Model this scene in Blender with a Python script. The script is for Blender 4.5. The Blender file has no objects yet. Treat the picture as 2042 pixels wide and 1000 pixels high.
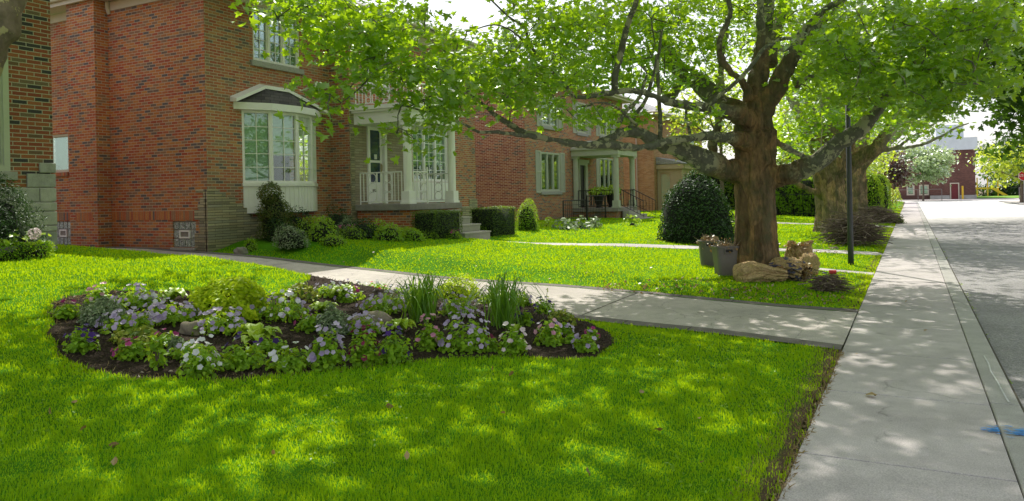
import bpy, math, random
import numpy as np
from mathutils import Vector, Matrix
random.seed(7); rng = np.random.default_rng(7)
SC = bpy.context.scene; COL = SC.collection
R = math.radians
# ------------------------------------------------------------------ camera model (used for the camera and to survey points of the site)
FPX, CX, HY, EYE = 1490., 1021., 393., 1.65
YAW, ROLL = R(28.1), math.atan(.0205)
SN, CS = math.sin(YAW), math.cos(YAW)
def ray(px, py):
    dx, dy = px-CX, py-HY
    cr, sr = math.cos(ROLL), math.sin(ROLL)
    a, b = (dx*cr-dy*sr)/FPX, -(dx*sr+dy*cr)/FPX
    return (CS*a-SN, SN*a+CS, b)
def pt(px, py, D):
    r = ray(px, py); return Vector((r[0]*D, r[1]*D, EYE+r[2]*D))
def on_y(px, py, Y):
    r = ray(px, py); return pt(px, py, Y/r[1])
def on_x(px, py, X):
    r = ray(px, py); return pt(px, py, X/r[0])
# ------------------------------------------------------------------ terrain
def sm(t): t = np.clip(t, 0, 1); return t*t*(3-2*t)
def near_edge(X): return np.interp(X, [-30, -4, -1.9, -.65], [8.95, 8.95, 8.6, 8.3])
def far_edge(X): return np.interp(X, [-30, -3.7, -1.7, -.65], [11.78, 11.75, 11.25, 11.2])
def g(X, Y):
    X = np.asarray(X, float); Y = np.asarray(Y, float)
    a = np.interp(X, [-30,-20,-14,-12,-9.7,-8.3,-7.5,-6,-4,-2,-.65], [1.,1.,.94,.88,.8,.68,.57,.38,.2,.08,0])
    d = np.interp(X, [-30,-16,-14,-12,-10,-8,-4,-.65], [.65,.58,.52,.42,.30,.18,.05,0])
    b = np.interp(X, [-30,-13,-12,-11,-10.3,-8,-5,-2.4,-.65], [.74,.74,.72,.66,.58,.40,.2,.12,0])
    b = b-.16*sm((Y-16.7)/1.0)*sm((-X-6)/4)
    ne, fe = near_edge(X), far_edge(X)
    z = a + (d-a)*sm((Y-(ne-1.0))/1.0)
    z = z + (b-z)*sm((Y-fe)/1.2)
    z = z + .012*np.sin(X*1.3+Y*.7)*np.cos(Y*.9-X*.4)*np.clip(-(X+.65)/2, 0, 1)
    return np.where(X > -.65, 0.0, z)
def gz(x, y): return float(g(x, y))
def at(px, py):
    z = .2
    for _ in range(25):
        r = ray(px, py); D = (z-EYE)/r[2]
        z = .5*z+.5*gz(r[0]*D, r[1]*D)
    return Vector((r[0]*D, r[1]*D, z)), D
def path1(X, Y): # walk to the white porch
    t = (X+10.3)/9.65; c = 17.6+3.4*t
    return (X > -10.4) & (np.abs(Y-c) < .5)
def paved(X, Y):
    dr = (Y > near_edge(X)) & (Y < far_edge(X))
    st = (X > -2.7) & (Y > 15.85) & (Y < 16.25)
    p2 = (X > -9.2) & (np.abs(Y-(34.3+.2*(X+9))) < .6)
    p3 = (X > -9.2) & (np.abs(Y-30.2) < .45) & (X > -3)
    return dr | st | path1(X, Y) | p2 | p3
BEDPX = [(95,640),(108,606),(150,588),(230,580),(330,582),(430,590),(540,592),(600,590),(640,580),(720,582),(800,584),(900,588),(980,594),(1060,606),(1130,632),
         (1180,650),(1214,668),(1220,690),(1180,714),(1100,719),(1000,712),(900,716),(820,725),(720,736),(600,749),(480,759),(390,763),(300,758),(220,752),(150,727),(110,692),(92,660)]
BED = np.array([tuple(at(*p)[0])[:2] for p in BEDPX])
def inpoly(P, X, Y):
    r = np.zeros(np.shape(X), bool); n = len(P)
    for i in range(n):
        x0, y0 = P[i]; x1, y1 = P[(i+1) % n]
        c = ((y0 > Y) != (y1 > Y))
        with np.errstate(divide='ignore', invalid='ignore'):
            r ^= c & (X < (x1-x0)*(Y-y0)/(y1-y0)+x0)
    return r
def pnoise(X, Y, s=1.0, seed=0):
    k = np.random.default_rng(seed); v = 0
    for i in range(6):
        a = k.uniform(0, 6.28); f = s*k.uniform(.6, 2.2); p = k.uniform(0, 6.28)
        v = v+np.sin((X*math.cos(a)+Y*math.sin(a))*f+p)
    return v/6
def inbed(X, Y):
    return inpoly(BED, X+.10*pnoise(X, Y, 5, 3), Y+.08*pnoise(X, Y, 6, 4))
# ------------------------------------------------------------------ object helpers
class MB:
    def __init__(s): s.v = []; s.f = []; s.m = []
    def add(s, vs, fs, m=0):
        o = len(s.v); s.v += [tuple(v) for v in vs]; s.f += [tuple(i+o for i in f) for f in fs]; s.m += [m]*len(fs); return s
    def box(s, a, b, m=0):
        x0, x1 = sorted((a[0], b[0])); y0, y1 = sorted((a[1], b[1])); z0, z1 = sorted((a[2], b[2]))
        return s.add([(x0,y0,z0),(x1,y0,z0),(x1,y1,z0),(x0,y1,z0),(x0,y0,z1),(x1,y0,z1),(x1,y1,z1),(x0,y1,z1)],
                     [(0,3,2,1),(4,5,6,7),(0,1,5,4),(1,2,6,5),(2,3,7,6),(3,0,4,7)], m)
    def quad(s, a, b, c, d, m=0): return s.add([a, b, c, d], [(0,1,2,3)], m)
    def tube(s, P, rad, n=8, m=0, cap=True):
        P = [Vector(p) for p in P]; k = len(P)
        if not hasattr(rad, '__len__'): rad = [rad]*k
        vs = []; up = None
        for i in range(k):
            t = (P[min(i+1, k-1)]-P[max(i-1, 0)]); t = t.normalized() if t.length > 1e-9 else Vector((0,0,1))
            if up is None: up = t.cross(Vector((1,0,0)) if abs(t.x) < .8 else Vector((0,1,0))).normalized()
            else:
                up = (up-t*up.dot(t)); up = up.normalized() if up.length > 1e-6 else t.orthogonal().normalized()
            w = t.cross(up)
            for j in range(n):
                a = 6.28318*j/n; vs.append(P[i]+(up*math.cos(a)+w*math.sin(a))*rad[i])
        fs = [(i*n+j, i*n+(j+1) % n, (i+1)*n+(j+1) % n, (i+1)*n+j) for i in range(k-1) for j in range(n)]
        if cap: fs += [tuple(range(n))[::-1], tuple((k-1)*n+j for j in range(n))]
        return s.add(vs, fs, m)
    def prism(s, poly, z0, z1, m=0):
        n = len(poly); vs = [(x, y, z0) for x, y in poly]+[(x, y, z1) for x, y in poly]
        return s.add(vs, [tuple(range(n))[::-1], tuple(range(n, 2*n))]+[(i, (i+1) % n, n+(i+1) % n, n+i) for i in range(n)], m)
    def ring(s, c, r, t, axis, n=18, m=0):
        a, b = {'x': (Vector((0,1,0)), Vector((0,0,1))), 'y': (Vector((1,0,0)), Vector((0,0,1)))}[axis]
        P = [Vector(c)+(a*math.cos(6.28318*i/n)+b*math.sin(6.28318*i/n))*r for i in range(n+1)]
        return s.tube(P, t, 5, m, False)
    def build(s, name, mats, parent=None, smooth=False, bevel=0, **props):
        me = bpy.data.meshes.new(name); me.from_pydata(s.v, [], s.f); me.update()
        if not isinstance(mats, (list, tuple)): mats = [mats]
        for m in mats: me.materials.append(m)
        me.polygons.foreach_set('material_index', s.m)
        if smooth: me.polygons.foreach_set('use_smooth', [True]*len(s.f))
        o = link(name, me, parent)
        if bevel:
            b = o.modifiers.new('b', 'BEVEL'); b.width = bevel; b.segments = 2; b.limit_method = 'ANGLE'
        for k, v in props.items(): o[k] = v
        return o
def link(name, me, parent=None):
    o = bpy.data.objects.new(name, me); COL.objects.link(o)
    if parent is not None: o.parent = parent
    return o
def npmesh(name, V, counts, idx, mat, parent=None, attr=None, smooth=False, midx=None, **props):
    me = bpy.data.meshes.new(name); V = np.asarray(V, np.float32)
    me.vertices.add(len(V)); me.vertices.foreach_set('co', V.ravel())
    me.loops.add(len(idx)); me.loops.foreach_set('vertex_index', np.asarray(idx, np.int32))
    me.polygons.add(len(counts)); st = np.concatenate([[0], np.cumsum(counts)[:-1]])
    me.polygons.foreach_set('loop_start', st.astype(np.int32))
    if attr is not None:
        a = me.attributes.new('rnd', 'FLOAT', 'POINT'); a.data.foreach_set('value', np.asarray(attr, np.float32))
    for m in (mat if isinstance(mat, (list, tuple)) else [mat]): me.materials.append(m)
    if midx is not None: me.polygons.foreach_set('material_index', np.asarray(midx, np.int32))
    me.update(calc_edges=True)
    if smooth: me.polygons.foreach_set('use_smooth', np.ones(len(counts), bool))
    o = link(name, me, parent)
    for k, v in props.items(): o[k] = v
    return o
def thing(name, label, cat, loc=(0,0,0), group=None):
    o = bpy.data.objects.new(name, None); COL.objects.link(o); o.location = loc; o.empty_display_size = .1
    o['label'] = label; o['category'] = cat
    if group: o['group'] = group
    return o
# the Empty sits at the thing's base; children meshes are built in site coordinates and shifted back
def settle():
    for o in list(bpy.data.objects):
        if o.parent is None and o.type == 'EMPTY' and o.location.length > 0:
            for c in o.children:
                c.location = c.location-o.location
# ------------------------------------------------------------------ materials
def newmat(name):
    m = bpy.data.materials.new(name); m.use_nodes = True; nt = m.node_tree; nt.nodes.clear()
    out = nt.nodes.new('ShaderNodeOutputMaterial'); return m, nt, out
def N(nt, t, **kw):
    n = nt.nodes.new('ShaderNode'+t)
    for k, v in kw.items():
        if k.startswith('i_'):
            key = k[2:]; key = int(key) if key.isdigit() else key.replace('_', ' ')
            if hasattr(v, 'bl_rna') or isinstance(v, bpy.types.NodeSocket): nt.links.new(v, n.inputs[key])
            else: n.inputs[key].default_value = v
        else: setattr(n, k, v)
    return n
def c4(c): return (c[0], c[1], c[2], 1)
def L(nt, a, b): nt.links.new(a, b)
def noise(nt, vec, scale, detail=4, rough=.55, dist=0):
    n = N(nt, 'TexNoise', i_Scale=scale, i_Detail=detail, i_Roughness=rough, i_Distortion=dist)
    if vec is not None: L(nt, vec, n.inputs['Vector'])
    return n.outputs['Fac']
def ramp(nt, fac, stops, interp='LINEAR'):
    r = N(nt, 'ValToRGB'); r.color_ramp.interpolation = interp; e = r.color_ramp.elements
    while len(e) > 1: e.remove(e[-1])
    e[0].position = stops[0][0]; e[0].color = c4(stops[0][1])
    for p, c in stops[1:]:
        x = e.new(p); x.color = c4(c)
    L(nt, fac, r.inputs['Fac']); return r.outputs['Color']
def gray(v): return (v, v, v)
def mix(nt, f, a, b, t='MIX'):
    m = N(nt, 'Mix', data_type='RGBA', blend_type=t)
    for s, v in ((m.inputs['Factor'], f), (m.inputs['A'], a), (m.inputs['B'], b)):
        if isinstance(v, bpy.types.NodeSocket): L(nt, v, s)
        else: s.default_value = v if isinstance(v, float) or not hasattr(v, '__len__') else (c4(v) if s.type == 'RGBA' else v)
    return m.outputs['Result']
def mth(nt, op, a, b=0., c=0.):
    m = N(nt, 'Math', operation=op)
    for i, v in enumerate((a, b, c)):
        if isinstance(v, bpy.types.NodeSocket): L(nt, v, m.inputs[i])
        else: m.inputs[i].default_value = v
    return m.outputs[0]
def pos(nt): return N(nt, 'NewGeometry').outputs['Position']
def vscale(nt, v, s):
    m = N(nt, 'Mapping'); m.inputs['Scale'].default_value = s; L(nt, v, m.inputs['Vector']); return m.outputs['Vector']
def bump(nt, h, strength=.5, dist=.01, nrm=None):
    b = N(nt, 'Bump', i_Strength=strength, i_Distance=dist); L(nt, h, b.inputs['Height'])
    if nrm is not None: L(nt, nrm, b.inputs['Normal'])
    return b.outputs['Normal']
def bsdf(nt, out, col, rough=.8, nrm=None, metal=0., spec=.5):
    p = N(nt, 'BsdfPrincipled')
    for k, v in (('Base Color', col), ('Roughness', rough), ('Metallic', metal), ('Specular IOR Level', spec)):
        if isinstance(v, bpy.types.NodeSocket): L(nt, v, p.inputs[k])
        else: p.inputs[k].default_value = c4(v) if hasattr(v, '__len__') else v
    if nrm is not None: L(nt, nrm, p.inputs['Normal'])
    L(nt, p.outputs[0], out.inputs['Surface']); return p
def plain(name, col, rough=.6, var=.12, scale=6, bmp=.15, metal=0., spec=.4):
    m, nt, out = newmat(name); P = pos(nt)
    n = noise(nt, P, scale); n2 = noise(nt, P, scale*9, 2)
    f = mth(nt, 'ADD', mth(nt, 'MULTIPLY', n, .7), mth(nt, 'MULTIPLY', n2, .3))
    col2 = ramp(nt, f, [(.3, [c*(1-var) for c in col]), (.7, [min(1, c*(1+var)) for c in col])])
    bsdf(nt, out, col2, rough, bump(nt, n2, bmp, .004), metal, spec); return m
def walluv(nt):
    ge = N(nt, 'NewGeometry'); sp = N(nt, 'SeparateXYZ'); L(nt, ge.outputs['Position'], sp.inputs[0])
    sn = N(nt, 'SeparateXYZ'); L(nt, ge.outputs['True Normal'], sn.inputs[0])
    ax = mth(nt, 'GREATER_THAN', mth(nt, 'ABSOLUTE', sn.outputs[0]), .6)
    ay = mth(nt, 'SUBTRACT', 1., ax)
    u = mth(nt, 'ADD', mth(nt, 'MULTIPLY', sp.outputs[1], ax), mth(nt, 'MULTIPLY', sp.outputs[0], ay))
    cb = N(nt, 'CombineXYZ'); L(nt, u, cb.inputs[0]); L(nt, sp.outputs[2], cb.inputs[1]); return cb.outputs[0], ge.outputs['Position']
def brickmat(name, palette, mortar, w=.215, h=.0677, ms=.006, warm=None, vert=False, bs=.6):
    m, nt, out = newmat(name); uv, P = walluv(nt)
    b = N(nt, 'TexBrick', offset=.5, offset_frequency=2, squash=1., i_Scale=1., i_Mortar_Size=ms, i_Mortar_Smooth=.15, i_Bias=0., i_Brick_Width=w, i_Row_Height=h)
    b.inputs['Color1'].default_value = (0,0,0,1); b.inputs['Color2'].default_value = (1,1,1,1); b.inputs['Mortar'].default_value = (.5,.5,.5,1)
    wob = noise(nt, P, 14, 2); vw = N(nt, 'VectorMath', operation='ADD'); L(nt, uv, vw.inputs[0])
    sc = N(nt, 'CombineXYZ'); L(nt, mth(nt, 'MULTIPLY', mth(nt, 'SUBTRACT', wob, .5), .006), sc.inputs[1]); L(nt, sc.outputs[0], vw.inputs[1])
    L(nt, vw.outputs[0], b.inputs['Vector'])
    k = len(palette); col = ramp(nt, b.outputs['Color'], [(i/k, c) for i, c in enumerate(palette)], 'CONSTANT')
    fine = noise(nt, P, 60, 3); big = noise(nt, P, .55, 3)
    col = mix(nt, 1., col, ramp(nt, fine, [(.3, gray(.75)), (.7, gray(1.2))]), 'MULTIPLY')
    mo = mix(nt, 1., mortar, ramp(nt, fine, [(.3, gray(.8)), (.7, gray(1.1))]), 'MULTIPLY')
    col = mix(nt, b.outputs['Fac'], col, mo)
    col = mix(nt, 1., col, ramp(nt, big, [(.3, gray(.82)), (.7, gray(1.1))]), 'MULTIPLY')
    sp = N(nt, 'SeparateXYZ'); L(nt, P, sp.inputs[0])
    low_dark = mth(nt, 'SUBTRACT', 1.25, sp.outputs[2]); low_dark = mth(nt, 'MULTIPLY', N(nt, 'Clamp', i_Value=low_dark).outputs[0], .3)  # colour gets darker towards the bottom of the wall
    col = mix(nt, low_dark, col, (.05,.045,.035))
    hgt = mth(nt, 'ADD', mth(nt, 'MULTIPLY', mth(nt, 'SUBTRACT', 1., b.outputs['Fac']), 1.), mth(nt, 'MULTIPLY', fine, .25))
    bsdf(nt, out, col, .85, bump(nt, hgt, bs, .008), spec=.25); return m
def soldier(name, palette, mortar):
    m, nt, out = newmat(name); uv, P = walluv(nt)
    b = N(nt, 'TexBrick', offset=0., squash=1., i_Scale=1., i_Mortar_Size=.005, i_Bias=0., i_Brick_Width=.0677, i_Row_Height=.6)
    b.inputs['Color1'].default_value = (0,0,0,1); b.inputs['Color2'].default_value = (1,1,1,1); L(nt, uv, b.inputs['Vector'])
    k = len(palette); col = ramp(nt, b.outputs['Color'], [(i/k, c) for i, c in enumerate(palette)], 'CONSTANT')
    col = mix(nt, b.outputs['Fac'], col, mortar)
    fine = noise(nt, P, 60, 3); col = mix(nt, 1., col, ramp(nt, fine, [(.3, gray(.75)), (.7, gray(1.2))]), 'MULTIPLY')
    bsdf(nt, out, col, .85, bump(nt, mth(nt, 'SUBTRACT', 1., b.outputs['Fac']), .6, .008), spec=.25); return m
def leafmat(name, cols, trans, tmix=.45, gloss=.12, rough=.45, nsc=0., dark=.0):
    """cols: ramp over the per-leaf random value; trans: light passing through"""
    m, nt, out = newmat(name); at_ = N(nt, 'Attribute', attribute_name='rnd'); f = at_.outputs['Fac']
    if nsc:
        nz = noise(nt, pos(nt), nsc, 3); f = mth(nt, 'ADD', mth(nt, 'MULTIPLY', f, .6), mth(nt, 'MULTIPLY', nz, .45))
    k = len(cols)-1
    col = ramp(nt, f, [(i/max(k, 1), c) for i, c in enumerate(cols)])
    d = N(nt, 'BsdfDiffuse'); L(nt, col, d.inputs['Color'])
    t = N(nt, 'BsdfTranslucent'); tc = ramp(nt, f, [(0, [c*.75 for c in trans]), (1, trans)]); L(nt, tc, t.inputs['Color'])
    a = N(nt, 'MixShader', i_0=tmix); L(nt, d.outputs[0], a.inputs[1]); L(nt, t.outputs[0], a.inputs[2])
    gl = N(nt, 'BsdfGlossy', i_Roughness=rough); gl.inputs['Color'].default_value = (.8,.85,.8,1)
    lw = N(nt, 'LayerWeight', i_Blend=.25); fc = mth(nt, 'ADD', mth(nt, 'MULTIPLY', lw.outputs['Fresnel'], gloss*2), gloss*.35)
    b = N(nt, 'MixShader'); L(nt, fc, b.inputs[0]); L(nt, a.outputs[0], b.inputs[1]); L(nt, gl.outputs[0], b.inputs[2])
    L(nt, b.outputs[0], out.inputs['Surface']); return m
M = {}
RB = [(.48,.125,.05),(.52,.17,.055),(.55,.21,.06),(.42,.09,.045),(.56,.24,.07),(.46,.18,.07),(.36,.19,.10),(.54,.20,.06),(.48,.13,.05),(.32,.17,.10),(.52,.175,.055),(.43,.105,.05),(.20,.13,.10),(.55,.22,.065),(.47,.125,.05),(.34,.18,.10),(.50,.15,.055),(.15,.12,.115)]
random.shuffle(RB)
M['brick'] = brickmat('red_brick', RB, (.56,.45,.33), ms=.0068)
RB2 = [(.45,.17,.08),(.47,.23,.10),(.41,.14,.07),(.28,.17,.11),(.49,.24,.105),(.17,.13,.11),(.43,.17,.08),(.31,.20,.12),(.48,.19,.08),(.40,.115,.065),(.46,.15,.07),(.37,.15,.08)]
M['brick_front'] = brickmat('mixed_brick', RB2, (.52,.45,.34), ms=.0068)
M['brick2'] = brickmat('orange_red_brick', [(.32,.12,.06),(.36,.15,.07),(.28,.075,.045),(.33,.13,.065),(.24,.06,.04),(.38,.17,.08),(.14,.09,.07),(.34,.12,.06),(.30,.1,.05)], (.64,.54,.42), ms=.0075)
M['brick3'] = brickmat('buff_orange_brick', [(.50,.27,.13),(.54,.31,.16),(.46,.24,.12),(.50,.30,.17),(.42,.22,.11)], (.50,.38,.28), ms=.004)
M['brickn'] = brickmat('neighbour_brick', [(.30,.085,.045),(.27,.07,.04),(.34,.12,.055),(.17,.10,.06),(.31,.09,.045),(.06,.055,.055),(.19,.13,.08),(.28,.08,.045),(.33,.11,.05)], (.46,.42,.33), w=.235, h=.0677, ms=.007)
M['schoolbrick'] = brickmat('school_brick', [(.16,.07,.055),(.19,.085,.065),(.14,.06,.05)], (.22,.16,.14), w=.3, h=.1)
M['soldier'] = soldier('soldier_course', RB, (.36,.28,.2))
M['ledge'] = brickmat('ledgestone', [(.42,.37,.24),(.33,.29,.19),(.50,.44,.29),(.27,.24,.16),(.44,.37,.23),(.37,.34,.25)], (.10,.085,.06), w=.42, h=.062, ms=.004, bs=1.4)
M['buffstone'] = brickmat('buff_wall_stone', [(.44,.37,.27),(.39,.33,.24),(.48,.41,.31),(.42,.34,.25)], (.26,.22,.16), w=.34, h=.075, ms=.006, bs=1.2)
M['white'] = plain('white_paint', (.84,.82,.79), .5, .05, 3, .08)
M['cream'] = plain('cream_paint', (.62,.55,.43), .55, .06, 3, .08)
M['sage'] = plain('pale_sage_paint', (.47,.48,.38), .6, .07, 4, .08)
M['tan'] = plain('tan_paint', (.46,.37,.25), .6, .07, 4, .08)
M['black'] = plain('black_iron', (.016,.015,.015), .45, .2, 20, .1)
M['polemat'] = plain('dark_pole_paint', (.055,.057,.066), .5, .25, 5, .1)
M['sill'] = plain('grey_stone_sill', (.36,.35,.32), .85, .25, 22, .5)
M['conc_step'] = plain('concrete_step', (.37,.35,.30), .85, .15, 9, .4)
M['slab'] = plain('porch_slab', (.27,.245,.22), .8, .18, 9, .3)
M['interior'] = plain('dark_interior', (.02,.022,.02), .9, .3, 2, 0)
M['bin'] = plain('grey_plastic', (.19,.165,.16), .5, .1, 5, .15)
M['rock'] = plain('field_stone', (.27,.225,.165), .9, .35, 9, .9)
M['rockg'] = plain('grey_rock', (.22,.20,.17), .9, .4, 9, .9)
M['red'] = plain('red_plastic', (.6,.03,.04), .4)
M['yellow'] = plain('yellow_paint', (.8,.5,.03), .5)
M['signred'] = plain('sign_red', (.5,.02,.02), .5)
M['metalroof'] = plain('pale_metal_cladding', (.62,.66,.70), .5, .08, 1.5, .1)
M['maroon'] = plain('maroon_door', (.20,.035,.04), .6)
def shingles(name, c1, c2):
    m, nt, out = newmat(name); P = pos(nt); sp = N(nt, 'SeparateXYZ'); L(nt, P, sp.inputs[0])
    cb = N(nt, 'CombineXYZ'); L(nt, mth(nt, 'ADD', sp.outputs[0], sp.outputs[1]), cb.inputs[0]); L(nt, mth(nt, 'MULTIPLY', sp.outputs[2], 1.6), cb.inputs[1])
    b = N(nt, 'TexBrick', offset=.37, i_Scale=1., i_Mortar_Size=.006, i_Brick_Width=.3, i_Row_Height=.13, i_Bias=0.)
    b.inputs['Color1'].default_value = c4(c1); b.inputs['Color2'].default_value = c4(c2); b.inputs['Mortar'].default_value = c4([c*.35 for c in c1]); L(nt, cb.outputs[0], b.inputs['Vector'])
    f = noise(nt, P, 90, 2); col = mix(nt, 1., b.outputs['Color'], ramp(nt, f, [(.3, gray(.7)), (.7, gray(1.25))]), 'MULTIPLY')
    bsdf(nt, out, col, .9, bump(nt, mth(nt, 'SUBTRACT', 1., b.outputs['Fac']), .6, .01)); return m
M['shingle'] = shingles('dark_shingles', (.06,.055,.06), (.13,.115,.115))
M['shingleg'] = shingles('grey_shingles', (.30,.30,.31), (.40,.40,.40))
def glassmat(name, tint=(.9,1,.95), refl=.5):
    m, nt, out = newmat(name)
    tr = N(nt, 'BsdfTransparent'); tr.inputs[0].default_value = c4(tint)
    gl = N(nt, 'BsdfGlossy', i_Roughness=.02); gl.inputs['Color'].default_value = (.95,1,.97,1)
    nz = noise(nt, pos(nt), 1.3, 2); L(nt, bump(nt, nz, .15, .02), gl.inputs['Normal'])
    lw = N(nt, 'LayerWeight', i_Blend=.3); f = mth(nt, 'ADD', mth(nt, 'MULTIPLY', lw.outputs['Fresnel'], .7), refl*.4)
    a = N(nt, 'MixShader'); L(nt, f, a.inputs[0]); L(nt, tr.outputs[0], a.inputs[1]); L(nt, gl.outputs[0], a.inputs[2])
    L(nt, a.outputs[0], out.inputs['Surface']); return m
M['glass'] = glassmat('window_glass', refl=.16)
M['doorglass'] = plain('dark_blue_door_glass', (.015,.04,.085), .06, .5, 4, .02, spec=.9)
def blindmat():
    m, nt, out = newmat('pleated_blind'); P = pos(nt)
    w = N(nt, 'TexWave', bands_direction='Z', i_Scale=9., i_Distortion=.6); L(nt, P, w.inputs['Vector'])
    col = ramp(nt, w.outputs['Fac'], [(0, (.50,.53,.45)), (1, (.68,.70,.62))]); bsdf(nt, out, col, .9, bump(nt, w.outputs['Fac'], .3, .01)); return m
M['blind'] = blindmat()
def conc(name, c, stain=.35, stamp=False):
    m, nt, out = newmat(name); P = pos(nt)
    a = noise(nt, P, .7, 5, .6); b = noise(nt, P, 5, 5, .65); d = noise(nt, P, 120, 2); e = noise(nt, P, 2.2, 6, .7, 1.)
    col = ramp(nt, a, [(.25, [x*(1-stain) for x in c]), (.75, [x*1.12 for x in c])])
    col = mix(nt, 1., col, ramp(nt, b, [(.3, gray(.86)), (.7, gray(1.08))]), 'MULTIPLY')
    col = mix(nt, 1., col, ramp(nt, d, [(.35, gray(.78)), (.65, gray(1.15))]), 'MULTIPLY')
    vor = N(nt, 'TexVoronoi', feature='DISTANCE_TO_EDGE', i_Scale=.42 if not stamp else 1.1)
    dn = N(nt, 'VectorMath', operation='ADD'); L(nt, P, dn.inputs[0])
    nn = N(nt, 'TexNoise', i_Scale=3., i_Detail=4.); L(nt, P, nn.inputs['Vector']); s2 = N(nt, 'VectorMath', operation='SCALE', i_Scale=.35); L(nt, nn.outputs['Color'], s2.inputs[0]); L(nt, s2.outputs[0], dn.inputs[1]); L(nt, dn.outputs[0], vor.inputs['Vector'])
    crack = ramp(nt, vor.outputs['Distance'], [(0, gray(0 if stamp else .25)), (.006 if not stamp else .012, gray(1))])
    msk = ramp(nt, e, [(.5, gray(1 if not stamp else .35)), (.56, gray(0))])
    crack = mix(nt, msk, crack, gray(1.)) if not stamp else crack
    col = mix(nt, .45 if not stamp else .35, col, mix(nt, 1., col, crack, 'MULTIPLY'))
    h = mth(nt, 'ADD', mth(nt, 'MULTIPLY', d, .5), b)
    bsdf(nt, out, col, .9, bump(nt, h, .35, .006), spec=.2); return m
M['sidewalk'] = conc('sidewalk_concrete', (.56,.515,.505), .30)
M['driveway'] = conc('driveway_concrete', (.56,.51,.475), .28, True)
M['border'] = conc('dark_paver_border', (.20,.18,.17), .3)
M['kerb'] = conc('kerb_concrete', (.47,.455,.43), .3)
def asphalt():
    m, nt, out = newmat('asphalt'); P = pos(nt)
    a = noise(nt, P, .5, 5, .65); v = N(nt, 'TexVoronoi', i_Scale=60.); L(nt, P, v.inputs['Vector']); n = noise(nt, P, 150, 2)
    sp = N(nt, 'SeparateXYZ'); L(nt, P, sp.inputs[0])
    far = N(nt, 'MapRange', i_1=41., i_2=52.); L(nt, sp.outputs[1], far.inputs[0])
    base = mix(nt, far.outputs[0], (.29,.28,.28), (.66,.65,.62))  # lighter base past the trees puts full sun into the road colour
    col = mix(nt, 1., base, ramp(nt, a, [(.3, gray(.75)), (.7, gray(1.25))]), 'MULTIPLY')
    col = mix(nt, 1., col, ramp(nt, v.outputs['Color'], [(.1, gray(.75)), (.9, gray(1.3))]), 'MULTIPLY')
    bsdf(nt, out, col, .9, bump(nt, mth(nt, 'ADD', v.outputs['Distance'], n), .7, .01), spec=.3); return m
M['asphalt'] = asphalt()
def soilmat():
    m, nt, out = newmat('garden_soil'); P = pos(nt)
    a = noise(nt, P, 3, 5, .7); b = noise(nt, P, 35, 5, .75); v = N(nt, 'TexVoronoi', i_Scale=45.); L(nt, P, v.inputs['Vector'])
    col = ramp(nt, b, [(.3, (.022,.016,.012)), (.55, (.06,.044,.032)), (.72, (.14,.105,.08))])
    col = mix(nt, 1., col, ramp(nt, a, [(.3, gray(.7)), (.7, gray(1.3))]), 'MULTIPLY')
    bsdf(nt, out, col, .95, bump(nt, mth(nt, 'ADD', b, v.outputs['Distance']), 1., .03), spec=.1); return m
M['soil'] = soilmat()
def lawnbase():
    m, nt, out = newmat('lawn_ground'); P = pos(nt); a = noise(nt, P, 1.2, 5, .65); b = noise(nt, P, 60, 4, .7)
    sp = N(nt, 'SeparateXYZ'); L(nt, P, sp.inputs[0])
    col = ramp(nt, b, [(.3, (.06,.19,.006)), (.7, (.12,.34,.008))])
    col = mix(nt, 1., col, ramp(nt, a, [(.3, gray(.75)), (.7, gray(1.25))]), 'MULTIPLY')
    ed = N(nt, 'MapRange', i_1=-.90, i_2=-.74); L(nt, mth(nt, 'ADD', sp.outputs[0], mth(nt, 'MULTIPLY', mth(nt, 'SUBTRACT', a, .5), .5)), ed.inputs[0])
    col = mix(nt, ed.outputs[0], col, (.13,.095,.055))
    bsdf(nt, out, col, .95, bump(nt, b, 1., .03), spec=.1); return m
M['lawn'] = lawnbase()
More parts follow.
